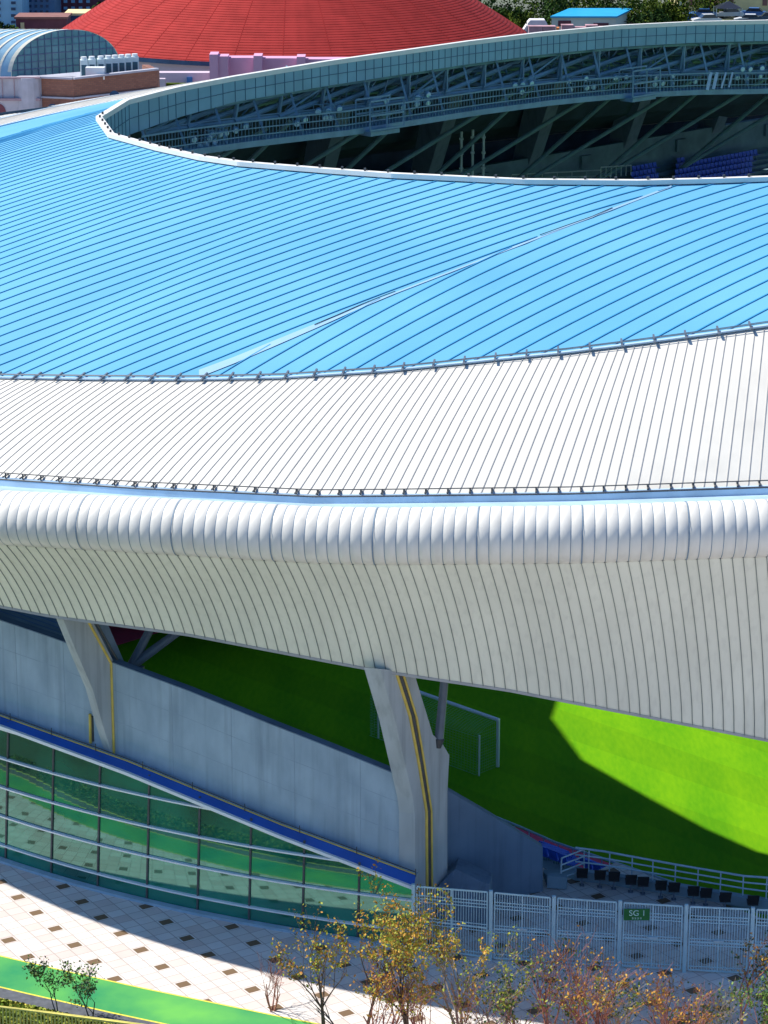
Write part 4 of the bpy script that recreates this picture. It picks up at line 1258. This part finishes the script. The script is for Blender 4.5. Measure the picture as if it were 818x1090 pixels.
tl = [
 ('garden_tree', 345, 985, 80.5, 2, 3, M['bark'], [M['leaf_org'], M['leaf_yel']], 4, .7, 'orange and yellow leaved young tree in front of the green path end', 'tree', 3),
 ('garden_tree', 385, 962, 80.2, 2, 14, M['bark'], [M['leaf_org'], M['leaf_yel']], 6, .6, 'orange tinged young tree in front of the right end of the glass facade', 'tree', 3),
 ('garden_tree', 440, 938, 80.0, 3, 5, M['bark'], [M['leaf_yel'], M['leaf_org']], 7, .55, 'tallest yellow green tree directly in front of the right hand concrete column', 'tree', 3),
 ('garden_tree', 492, 955, 80.4, 3, 8, M['twig_pale'], [M['leaf_yel'], M['leaf_org']], 6, .55, 'thin pale stemmed tree with olive leaves before the left fence section', 'tree', 3),
 ('garden_tree', 530, 1000, 79.6, 3, 21, M['twig_pale'], [M['leaf_yel'], M['leaf_dk']], 3, .6, 'olive leaved tree at the left end of the steel fence gates', 'tree', 3),
 ('garden_tree', 792, 992, 80.2, 1, 33, M['twig'], [M['leaf_org'], M['leaf_dk']], 3, .5, 'slender tree with orange tip leaves at the right edge before the fence', 'tree', 3),
 ('bare_shrub', 290, 1012, 82.5, 5, 41, M['twig'], [M['leaf_org']], 0, .6, 'leafless reddish shrub standing where the plaza shade meets the sunlit paving', 'shrub', 3),
 ('bare_shrub', 585, 1006, 80.8, 5, 43, M['twig'], [M['leaf_yel'], M['leaf_dk']], 1, .6, 'reddish twiggy shrub below the second gate panel of the fence', 'shrub', 3),
 ('bare_shrub', 625, 1000, 80.2, 6, 44, M['twig'], [M['leaf_org']], 1, .5, 'dense pinkish twig shrub just left of the green gate sign', 'shrub', 3),
 ('bare_shrub', 662, 1028, 80.4, 5, 46, M['twig_pale'], [M['leaf_yel'], M['leaf_dk']], 2, .6, 'low yellow leaved shrub below the green gate sign', 'shrub', 3),
 ('bare_shrub', 705, 1030, 80.0, 6, 47, M['twig'], [M['leaf_org']], 1, .6, 'low pinkish shrub right of the green gate sign', 'shrub', 3),
 ('bare_shrub', 745, 1042, 80.0, 5, 48, M['twig'], [M['leaf_dk'], M['leaf_org']], 1, .6, 'short reddish shrub left of the slender orange tipped tree', 'shrub', 3),
 ('bare_shrub', 450, 1030, 79.4, 5, 51, M['twig'], [M['leaf_org'], M['leaf_yel']], 2, .7, 'bushy orange shrub at the foot of the tallest tree', 'shrub', 3),
 ('bare_shrub', 555, 1035, 79.3, 5, 53, M['twig'], [M['leaf_yel'], M['leaf_dk']], 2, .7, 'low mixed shrub between the olive tree and the reddish shrub', 'shrub', 3),
 ('bare_shrub', 810, 1035, 79.5, 5, 57, M['twig'], [M['leaf_grn'], M['leaf_dk']], 3, .6, 'dark leaved shrub in the bottom right corner', 'shrub', 3),
 ('bare_shrub', 405, 1020, 79.6, 6, 62, M['twig'], [M['leaf_org']], 1, .6, 'reddish twig shrub between the two orange leaved young trees', 'shrub', 3),
 ('bare_shrub', 505, 1040, 79.2, 6, 63, M['twig'], [M['leaf_org'], M['leaf_yel']], 1, .7, 'low orange twig shrub under the pale stemmed tree', 'shrub', 3),
 ('bare_shrub', 605, 1045, 79.2, 6, 64, M['twig'], [M['leaf_yel'], M['leaf_dk']], 1, .7, 'low dark and yellow shrub at the bottom edge left of the dense pinkish shrub', 'shrub', 3),
 ('bare_shrub', 645, 1022, 79.8, 6, 65, M['twig'], [M['leaf_org']], 1, .6, 'pinkish twig shrub directly under the gate sign', 'shrub', 3),
 ('bare_shrub', 725, 1050, 79.2, 6, 66, M['twig'], [M['leaf_org'], M['leaf_dk']], 1, .7, 'knee high reddish shrub at the bottom edge right of the gate sign', 'shrub', 3),
 ('bare_shrub', 768, 1048, 79.4, 6, 67, M['twig_pale'], [M['leaf_yel'], M['leaf_dk']], 1, .7, 'pale twiggy shrub at the foot of the slender orange tipped tree', 'shrub', 3),
]
for a in tl: small_tree(*a, group='autumn trees and shrubs in front of the fence')
small_tree('bare_tree', 372, 1040, 80.0, 1, 61, M['cardark'], [M['leaf_dk']], 0, .35, 'dark leafless stem leaning left over the sunlit paving', 'tree', 2, lean=-.6, group='autumn trees and shrubs in front of the fence')
for i, (px, tpy, yy, sd) in enumerate([(64, 1020, 81.9, 71), (97, 1024, 81.5, 74)]):
    small_tree('sapling', px, tpy, yy, 2, sd, M['cardark'], [M['leaf_grn'], M['leaf_dk']], 3, .75, ['left sapling with tiny dark leaves beside the green path', 'right sapling with tiny dark leaves beside the green path'][i], 'tree', 3, size=.055, group='saplings beside the green path')

# ------------------------------------------------------------------ red domed hall
DC = Vector(((310 - CX) / F * 318, 322, 0)); RR = 28.6; ZE = 6.4
dome = thing('domed_hall', DC, 'large hall with a red ribbed conical dome roof and pink walls', 'building')
mb = MB(); ND = 128; prof = []
for i in range(25):
    s = i / 24; r = RR * (1 - s); z = ZE + RR * (.66 * s - .14 * s * s)
    prof.append((r, z))
rows_ = []
for k in range(ND + 1):
    a = 2 * math.pi * k / ND; rows_.append([DC + Vector((max(r, .02) * math.cos(a), max(r, .02) * math.sin(a), z)) for r, z in prof])
dr = mb.grid(rows_).build('dome_roof', M['red'], dome, smooth=True)
mb = MB()
for k in range(0, 32):
    a = 2 * math.pi * k / 32; tv = Vector((-math.sin(a), math.cos(a), 0)) * .05
    pts = [DC + Vector((r * math.cos(a), r * math.sin(a), z + .03)) for r, z in prof[:-1]]
    mb.grid([[p - tv, p + tv] for p in pts])
for i in range(70):
    s = (i + .5) / 70 * .95; r = RR * (1 - s); z = ZE + RR * (.66 * s - .14 * s * s) + .03
    mb.grid([[DC + Vector((r * math.cos(a), r * math.sin(a), z)), DC + Vector(((r + .09) * math.cos(a), (r + .09) * math.sin(a), z - .05))] for a in [2 * math.pi * k / 96 for k in range(97)]])
mb.build('dome_seams', M['redseam'], dr)
mb = MB(); mb.grid([[DC + Vector(((RR + .1) * math.cos(a), (RR + .1) * math.sin(a), ZE)), DC + Vector(((RR + .1) * math.cos(a), (RR + .1) * math.sin(a), ZE - .5)), DC + Vector(((RR - 1) * math.cos(a), (RR - 1) * math.sin(a), ZE - .5))] for a in [2 * math.pi * k / 96 for k in range(97)]])
mb.build('eaves', M['darkwin'], dome)
mb = MB(); mb.grid([[DC + Vector(((RR - 1) * math.cos(a), (RR - 1) * math.sin(a), ZE - .2)), DC + Vector(((RR - 1) * math.cos(a), (RR - 1) * math.sin(a), 0))] for a in [2 * math.pi * k / 96 for k in range(97)]])
mb.build('wall', M['pinkpale'], dome)
mb = MB()
def wbox(mb, x0, x1, ytop, y, depth=1.0, z0=0.0):
    a, b = at_y(x0, ytop, y), at_y(x1, ytop, y)
    mb.box(((a.x + b.x) / 2, y + depth / 2, (a.z + z0) / 2), (b.x - a.x, depth, a.z - z0)); return mb
for x0, x1, yt, yy, dp in [(223, 232, 58, 284.5, 2.5), (232, 243, 60, 284.8, 2.2), (243, 270, 61.5, 286, 2), (270, 279, 59.5, 284.6, 2.4), (279, 316, 62, 286, 2), (316, 325, 60.5, 284.6, 2.4), (325, 420, 63, 286, 2)]:
    wbox(mb, x0, x1, yt, yy, dp)
mb.build('entrance_block', M['pink'], dome)
mb = MB(); wbox(mb, 150, 223, 77.5, 287.5, 1.5); mb.build('low_wall', M['pinkpale'], dome)
mb = MB(); wbox(mb, 199, 205, 82, 287.2, .2); mb.build('door', mat('blue_door', (.04, .18, .45), .5), dome)
mb = MB(); wbox(mb, 177, 197, 89, 285.5, .8); tag(mb.build('hedge', M['far_leaf']), 'small dark green hedge in front of the pale pink wall', 'hedge')
mb = MB(); wbox(mb, 169, 176, 84, 285.0, .8); tag(mb.build('kiosk', M['pinkpale']), 'tiny pale kiosk beside the brick building corner', 'kiosk')

# ------------------------------------------------------------------ brick building with the vaulted roof
YB = 222.0
bb = thing('brick_building', at_y(80, 130, YB), 'brown brick building with pale stone corner, left behind the stadium roof', 'building')
bb.location.z = 0
k0, k1, k2 = at_y(41, 82, YB), at_y(78, 83.5, YB - 1), at_y(168, 73.5, YB + 4)
def wallq(mb, a, b, zt0, zt1, zb, th=Vector((.1, .6, 0))):
    mb.prism([Vector((a.x, a.y, zb)), Vector((b.x, b.y, zb)), Vector((b.x, b.y, zt1)), Vector((a.x, a.y, zt0))], th)
mb = MB(); wallq(mb, k0, k1, k0.z, k1.z, 0); wallq(mb, k1, k2, k1.z, k2.z, 0); kb = k2 + Vector((-1.0, 3, 0)); wallq(mb, k2, kb, k2.z, k2.z, 0, Vector((-.6, 0, 0)))
mb.build('brick_wall', M['brick'], bb)
mb = MB()
for a, b in ((k0, k1), (k1, k2)):
    mb.bar(a + Vector((0, -.08, .02)), b + Vector((0, -.08, .02)), .5, .16)
    mb.bar(a + Vector((0, -.06, -1.65)), b + Vector((0, -.06, -1.65)), .25, .14)
mb.build('stone_band', M['palestone'], bb)
mb = MB().prism([Vector((k0.x - 12, YB + 12, 13.0)), Vector((k0.x - 12, YB + .5, 13.0)), Vector((k0.x, YB + .5, 13.0)), Vector((k1.x, k1.y + .5, 13.0)), Vector((k2.x, k2.y + .5, 13.0)), Vector((kb.x, kb.y, 13.0)), Vector((kb.x, YB + 12, 13.0))], (0, 0, .2))
mb.build('flat_roof', M['palestone'], bb)
mb = MB(); a0 = at_y(-60, 82, YB); 
wallq(mb, a0 + Vector((0, -.4, 0)), k0 + Vector((0, -.4, 0)), k0.z, k0.z, 0)
mb.tube([k0 + Vector((-.8, .2, -12)), k0 + Vector((-.8, .2, 0))], 1.1, 14)
mb.build('stone_corner', M['palestone'], bb)
mb = MB(); mb.bar(a0 + Vector((0, -.5, 0)), k0 + Vector((.2, -.5, 0)), .4, .14); mb.bar(a0 + Vector((0, -.5, -1.8)), k0 + Vector((.2, -.5, -1.8)), .4, .2)
for i in range(9): p = a0.lerp(k0, i / 8); mb.bar(p + Vector((0, -.44, 0)), p + Vector((0, -.44, -1.8)), .06, .04, up=(0, 1, 0))
mb.build('cornice', mat('stone_cornice', (.36, .26, .30), .8), bb)
# arched opening in the stone corner
cA = at_y(0, 122, YB - .45); mb = MB()
pts = [cA + Vector((.55 * math.cos(R(a)), -.03, .9 * math.sin(R(a)))) for a in range(0, 181, 15)]
mb.prism([cA + Vector((.55, -.03, -3))] + pts + [cA + Vector((-.55, -.03, -3))], (0, .05, 0)); mb.build('arched_window', M['brown'], bb)
for px, py in ((56, 115), (122, 101)):
    c = at_y(px, py, YB - 1.2); mb = MB(); pts = [c + Vector((.4 * math.cos(R(a)), 0, .35 * math.sin(R(a)))) for a in range(0, 181, 20)]; mb.prism(pts + [c + Vector((-.4, 0, -1)), c + Vector((.4, 0, -1))][::1], (0, .05, 0)); mb.build('arched_window', M['darkwin'], bb)
# vault
va = Vector((.80, .60, 0)); L0 = at_y(12, 83, YB + 1.0); half = (106 / 2 / 12.35) / .80
vc = L0 + va * half
def arch(k, rr=1.0): a = math.pi * k; return vc + va * (-half * rr * math.cos(a)) + Vector((0, 0, 3.65 * rr * math.sin(a) ** .92))
NA = 28
A = [arch(k / NA) for k in range(NA + 1)]
vb = MB().grid([[p, p + Vector((-22, 1.2, 0))] for p in A]).build('vault_roof', M['vault'], bb, smooth=True)
mb = MB().add(A, [tuple(range(NA + 1))]); mb.build('vault_end', M['vaultglass'], bb)
mb = MB()
for j in range(22):
    off = Vector((-.95 * j, .05 * j, 0)); w_ = .30 if j == 0 else .16
    mb.grid([[p + off + Vector((.05, 0, .05)), p + off + Vector((-w_, .02, .05))] for p in A])
mb.build('vault_ribs', M['vaultrib'], vb)
mb = MB()
for i in range(1, 16):
    s = -half + 2 * half * i / 16; z = 3.65 * (max(0, 1 - (s / half) ** 2)) ** .46
    mb.bar(vc + va * s + Vector((.03, -.04, 0)), vc + va * s + Vector((.03, -.04, z)), .05, .05, up=tuple(va))
for j in range(1, 7):
    z = j * .6; w_ = half * math.sqrt(max(0, 1 - (z / 3.65) ** 2)); mb.bar(vc - va * w_ + Vector((.03, -.04, z)), vc + va * w_ + Vector((.03, -.04, z)), .05, .09 if j % 2 else .05)
mb.build('glazing_bars', mat('vault_bar', (.10, .15, .26), .5), bb)
# rooftop units
hv = thing('rooftop_unit', (0, 0, 0), '', 'air conditioner')
MB().box((0, 0, 1.05), (.62, .8, 2.1)).build('casing', M['hvacbody'], hv)
MB().box((0, -.41, 1.15), (.42, .04, 1.1)).build('grille', M['hvacgrill'], hv)
MB().tube([(0, 0, 2.1), (0, 0, 2.35)], .25, 12).build('fan_cowl', M['louver'], hv)
used = False
for i, (px, py, y) in enumerate([(90, 82, 224.2), (98.5, 80.5, 224.5), (108, 79.5, 224.8), (116, 77.5, 225.1), (123, 76, 225.4), (130, 74.8, 225.7), (137, 73.6, 226), (144, 72.5, 226.3)]):
    p = at_y(px, py, y); p.z = 13.2; used = put(hv, used, p, R(8), 'pale rooftop air unit, %s from the left in the row on the brick building' % ords[i], 'air units on the brick building roof')
mb = MB(); mb.box(at_y(102, 79, 223.2) + Vector((0, 0, .1)), (1.6, .9, 1.0)); 
tag(mb.build('control_cabinet', M['louver']), 'small white cabinet in front of the rooftop air units', 'cabinet')
a = at_y(108, 62, 227); b = at_y(115, 62, 227)
mb = MB(); pts = [(a + b) / 2 + Vector((.35 * math.cos(R(d)), 0, -.1 + .35 * math.sin(R(d)))) for d in range(0, 181, 20)]; pts = [pts[0] - Vector((0, 0, 3))] + pts + [pts[-1] - Vector((0, 0, .5))]
mb.tube(pts, .07, 6); tag(mb.build('vent_pipe', M['palestone']), 'hooked vent pipe behind the rooftop air units', 'pipe')

# ------------------------------------------------------------------ far buildings top left
def block(name, x0, x1, yt, y, depth, wall, label, wins=None, wmat=None, zb=0.0, roofm=None):
    a, b = at_y(x0, yt, y), at_y(x1, yt, y)
    t = thing(name, Vector(((a.x + b.x) / 2, y, zb)), label, 'building')
    MB().box(((a.x + b.x) / 2, y + depth / 2, (a.z + zb) / 2), (b.x - a.x, depth, a.z - zb)).build('wall', wall, t)
    MB().box(((a.x + b.x) / 2, y + depth / 2, a.z + .12), (b.x - a.x + .4, depth + .4, .3)).build('roof', roofm or M['palestone'], t)
    for (wx0, wx1, wy0, wy1) in (wins or []):
        p, r_ = at_y(wx0, wy0, y - .05), at_y(wx1, wy1, y - .05)
        f = MB().box(((p.x + r_.x) / 2, y - .02, (p.z + r_.z) / 2), (r_.x - p.x + .2, .12, p.z - r_.z + .2)).build('window', wall, t)
        MB().box(((p.x + r_.x) / 2, y - .09, (p.z + r_.z) / 2), (r_.x - p.x, .06, p.z - r_.z)).build('pane', wmat or M['darkwin'], f)
    return t
block('office_block', -30, 21, -60, 382, 15, M['bluebld'], 'pale blue office block at the top left corner', [(x, x + 5, y, y + 3) for y in (-12, 1.5, 8, 15, 22, 29) for x in (-24, -14, -4, 12)])
block('apartment_block', 22, 56, -60, 390, 15, M['greybld'], 'blue grey apartment block right of the pale blue block', [(x, x + 3, y, y + 3) for y in (-8, -1, 5, 11) for x in (25, 31, 37, 43, 49)])
block('apartment_block', 57, 130, -60, 398, 15, M['brown'], 'dark brown apartment block with blue windows nearest the red dome', [(x, x + 4, y, y + 3) for y in (-7, 0, 7, 14, 20) for x in (61, 68, 76, 84, 92)], M['bluebld'])
block('annex', 17, 71, 20, 364, 5, M['brown'], 'low dark brown annex with a bright doorway behind the vaulted roof', [(22, 26.5, 24, 36)], M['creamwall'], roofm=M['brownlit'])
block('annex', 70, 118, 16, 372, 5, M['greybld'], 'dark flat annex between the brown annex and the red dome', [(74, 90, 17, 22)], roofm=M['creamwall'])

# ------------------------------------------------------------------ far things top right
sh = thing('warehouse_shed', at_y(630, 34, 372), 'small white shed with a bright blue sheet roof among trees', 'building'); sh.location.z = 0
a, b = at_y(587.5, 18.6, 372), at_y(656, 18.6, 372); g = at_y(673, 17, 379)
mb = MB().prism([Vector((a.x, a.y, 0)), Vector((b.x, b.y, 0)), b, a], (2.2, 7, 0)); mb.build('wall', M['shedwall'], sh)
ra_, rb_, rc_, rd_ = at_y(586, 19, 371.7), at_y(657, 19, 371.7), at_y(674.5, 10.3, 381), at_y(606, 10.3, 381)
MB().prism([ra_, rb_, rc_, rd_], (0, 0, .22)).build('roof', M['shedroof'], sh)
for x0, x1, y0, y1 in ((594.5, 608, 22, 28), (632, 648, 24.5, 29)):
    p, r_ = at_y(x0, y0, 371.9), at_y(x1, y1, 371.9); MB().box(((p.x + r_.x) / 2, 371.95, (p.z + r_.z) / 2), (r_.x - p.x, .1, p.z - r_.z)).build('window', M['brown'], sh)
# covered lorry
lo = thing('covered_lorry', at_y(572, 36, 358), 'white tarpaulin covered lorry parked left of the blue roofed shed', 'lorry'); lo.location.z = 0
a, b = at_y(562, 21.5, 358), at_y(583, 21.5, 358)
mb = MB(); prof = [Vector((a.x, 358, .9)), Vector((a.x, 358, a.z - .4)), Vector((a.x + .35, 358, a.z)), Vector((b.x - .35, 358, a.z)), Vector((b.x, 358, a.z - .5)), Vector((b.x, 358, .9))]
mb.prism(prof, (0, 2.3, 0)); mb.build('cargo_cover', M['tarp'], lo)
c = at_y(556, 27, 358); mb = MB().prism([Vector((c.x, 358.1, .6)), Vector((c.x + .1, 358.1, c.z - .8)), Vector((c.x + .6, 358.1, c.z)), Vector((a.x - .1, 358.1, c.z)), Vector((a.x - .1, 358.1, .6))], (0, 2.1, 0)); mb.build('cab', M['tarp'], lo)
for x in (c.x + .6, a.x + .8, b.x - .8):
    MB().tube([(x, 358.0, .45), (x, 358.3, .45)], .45, 12).build('wheel', M['tyre'], lo)
# crates stacked in front of the shed
for i, (x0, x1, yt, m_, lb) in enumerate([(563, 592, 28.5, 'crate', 'pinkish stack of covered pallets in front of the lorry'), (593, 596, 29, 'orange', 'narrow orange panel at the end of the pallet stack'), (598, 650, 27, 'crate', 'long pinkish stack of covered pallets in front of the shed')]):
    a, b = at_y(x0, yt, 350 + i * .3), at_y(x1, yt, 350 + i * .3)
    mb = MB(); n_ = max(1, int((b.x - a.x) / 1.3))
    for k in range(n_):
        w_ = (b.x - a.x) / n_; hh = a.z * random.uniform(.9, 1.02)
        mb.box((a.x + (k + .5) * w_, 351 + i * .3, hh / 2), (w_ * .94, 1.3, hh)); mb.box((a.x + (k + .5) * w_, 351 + i * .3, hh + .05), (w_ * 1.0, 1.4, .09))
    tag(mb.build('pallet_stack' if m_ == 'crate' else 'panel', M[m_]), lb, 'pallets' if m_ == 'crate' else 'panel')
# cream wall and cars
block('storage_building', 722, 900, -12, 406, 12, M['creamwall'], 'long sunlit cream storage building at the top right corner', [(x, x + 5, -2, 6) for x in (734, 776, 812)], M['brownlit'])
def make_car(m):
    t = thing('parked_car', (0, 0, 0), '', 'car')
    mb = MB().prism([(-2.1, -.85, .35), (-2.15, -.85, .75), (-1.3, -.85, .95), (1.7, -.85, .95), (2.15, -.85, .8), (2.1, -.85, .35)], (0, 1.7, 0)); mb.build('body', m, t)
    mb = MB().prism([(-1.0, -.75, .955), (-.5, -.72, 1.42), (1.0, -.72, 1.42), (1.6, -.75, .955)], (0, 1.5, 0)); mb.build('cabin', M['carglass'], t)
    MB().box((.25, 0, 1.44), (1.5, 1.4, .05)).build('roof', m, t)
    for x in (-1.35, 1.35):
        for y in (-.8, .62): MB().tube([(x, y, .33), (x, y + .2, .33)], .33, 12).build('wheel', M['tyre'], t)
    return t
protos = [make_car(M['carwhite']), make_car(M['carblue']), make_car(M['cardark'])]; usedc = [False] * 3
for i, (px, py, k, lb) in enumerate([(732, 21, 1, 'blue car parked at the left end of the yard row'), (752, 22, 0, 'white car parked beside the thin tree trunk'), (748, 16, 1, 'blue car in the back row left of the dark canopy'),
        (776, 15.5, 0, 'white car in the back row behind the dark canopy'), (797, 22, 0, 'white car parked right of the dark canopy'), (801, 15, 1, 'blue car in the back row near the right edge'), (818, 20, 2, 'dark car cut by the right edge of the yard')]):
    p = at_z(px, py, .5); o = protos[k] if not usedc[k] else copy_tree(protos[k]); usedc[k] = True
    o.location = (p.x, p.y, 0); o.rotation_euler = (0, 0, R(random.uniform(-14, 14))); tag(o, lb, 'car', 'cars parked in the far yard')
c = at_z(775, 22, 0); mb = MB()
ap = c + Vector((0, 0, 2.9)); cr = [c + Vector((x, y, 1.9)) for x, y in ((-1.9, -1.35), (1.9, -1.35), (1.9, 1.9), (-1.9, 1.9))]
cn = thing('canopy_tent', c, 'dark blue pyramid canopy among the parked cars', 'tent')
mb.add([ap] + cr, [(0, 1, 2), (0, 2, 3), (0, 3, 4), (0, 4, 1)]); mb.build('cover', M['cardark'], cn)
for p in cr: MB().bar(Vector((p.x, p.y, 0)), p, .08, .08, up=(1, 0, 0)).build('pole', M['rail'], cn)
c = at_z(724, 27, 0); pl = MB().tube([c, c + Vector((0, 0, 11))], [.14, .09], 8); 
tag(pl.build('lamp_pole', M['rail']), 'slim grey pole rising at the left end of the car row', 'pole')

# ------------------------------------------------------------------ far trees
def crown_pts(rng, c, rx, rz, n, lobes=9):
    L = []
    for _ in range(lobes):
        a = rng.uniform(0, 2 * math.pi); e = rng.uniform(-.7, 1); r = rng.uniform(.35, .75)
        L.append((c + Vector((math.cos(a) * rx * r, math.sin(a) * rx * r, e * rz * .6)), rng.uniform(.35, .6) * rx))
    out = []
    for _ in range(n):
        lc, lr = rng.choice(L); d = Vector((rng.gauss(0, 1), rng.gauss(0, 1), rng.gauss(0, 1))).normalized()
        out.append(lc + d * lr * rng.uniform(.55, 1.08))
    return out
def far_tree(px, top, y, h, rx, seed, lm, label):
    rng = random.Random(seed); D = y * c_ + 43 * s_
    tz = HC + y * slope(top); x = (px - CX) / F * D; g = Vector((x, y, 0))
    t = thing('broadleaf_tree', g, label, 'tree', 'trees behind the stadium')
    cz = tz - rx * .8
    mb = MB(); mb.tube([g, g + Vector((.1, 0, cz * .5)), g + Vector((0, .1, cz))], [.3, .22, .12], 6)
    for k in range(5):
        a = rng.uniform(0, 6.28); mb.tube([g + Vector((0, 0, cz * .55)), g + Vector((math.cos(a) * rx * .6, math.sin(a) * rx * .6, cz))], [.12, .05], 5)
    mb.build('trunk', M['bark'], t)
    P_ = crown_pts(rng, g + Vector((0, 0, cz)), rx, rx * .95, 1500)
    leaf_mesh(P_, .26, rng).build('crown', lm, t)
ft = [(520, -12, 372, 4.2, 'leftmost tree, beside the red dome'), (545, -6, 376, 4.4, 'second tree from the red dome, above the lorry'), (556, 8, 371, 3.0, 'lower tree directly behind the lorry'),
      (578, -10, 384, 4.5, 'tall tree left behind the shed'), (600, -6, 390, 4.2, 'tree behind the left end of the blue shed roof'), (625, -14, 396, 4.5, 'tree behind the middle of the blue shed roof'),
      (650, -8, 392, 4.3, 'tree behind the right end of the blue shed roof'), (680, -4, 378, 4.2, 'dark tree right beside the shed'), (700, -12, 384, 4.2, 'tree between the shed and the grey pole'), (692, 12, 368, 2.6, 'small tree in front between the shed and the grey pole'),
      (716, 4, 382, 3.0, 'tree touching the grey pole'), (755, -22, 400, 3.6, 'tree with bare trunk among the parked cars'), (800, -26, 420, 3.4, 'tree before the cream building at the right edge'), (532, 12, 366, 2.4, 'small shrubby tree against the dome edge')]
for i, (px, top_, y, rx, lb) in enumerate(ft):
    far_tree(px, top_, y, 8, rx, 100 + i, M['far_leaf'] if i % 3 else M['far_leaf2'], lb)
far_tree(6, 24, 362, 5, 1.9, 140, M['far_leaf2'], 'spiky dark tree before the pale blue office block')
far_tree(112, 2, 378, 5, 1.9, 141, M['far_leaf2'], 'small dark tree at the left edge of the red dome')

# ------------------------------------------------------------------ sun, sky, camera
sd = Vector((-.77, .25, 1.0)).normalized()          # towards the sun
elev = math.asin(sd.z); rot = math.atan2(sd.x, sd.y)
sun = bpy.data.lights.new('sun', 'SUN'); sun.energy = 4.6; sun.angle = R(.53); sun.color = (1.0, .94, .84)
so = bpy.data.objects.new('sun', sun); COL.objects.link(so); so.location = (0, 0, 90)
so.rotation_euler = (-sd).to_track_quat('-Z', 'Y').to_euler()
w = bpy.data.worlds.new('World'); scene.world = w; w.use_nodes = True
N = w.node_tree.nodes; L = w.node_tree.links
sky = N.new('ShaderNodeTexSky'); sky.sky_type = 'NISHITA'; sky.sun_disc = False
sky.sun_elevation = elev; sky.sun_rotation = rot % (2 * math.pi); sky.air_density = 1.0; sky.dust_density = .2; sky.ozone_density = 8
tint = N.new('ShaderNodeMixRGB'); tint.blend_type = 'MULTIPLY'; tint.inputs[0].default_value = 1; tint.inputs[2].default_value = (.84, .96, 1.07, 1)
L.new(sky.outputs[0], tint.inputs[1]); L.new(tint.outputs[0], N['Background'].inputs[0]); N['Background'].inputs[1].default_value = .10
cam = bpy.data.cameras.new('camera'); co = bpy.data.objects.new('camera', cam); COL.objects.link(co)
cam.sensor_fit = 'VERTICAL'; cam.sensor_height = 36.0; cam.lens = 36.0 * F / 1090.0; cam.clip_start = 1; cam.clip_end = 9000
co.location = (0, 0, HC); co.rotation_euler = (R(90) - TILT, 0, 0)
scene.camera = co
scene.view_settings.view_transform = 'Standard'; scene.view_settings.look = 'None'; scene.view_settings.gamma = 1; scene.view_settings.use_curve_mapping = False
scene.view_settings.exposure = .52
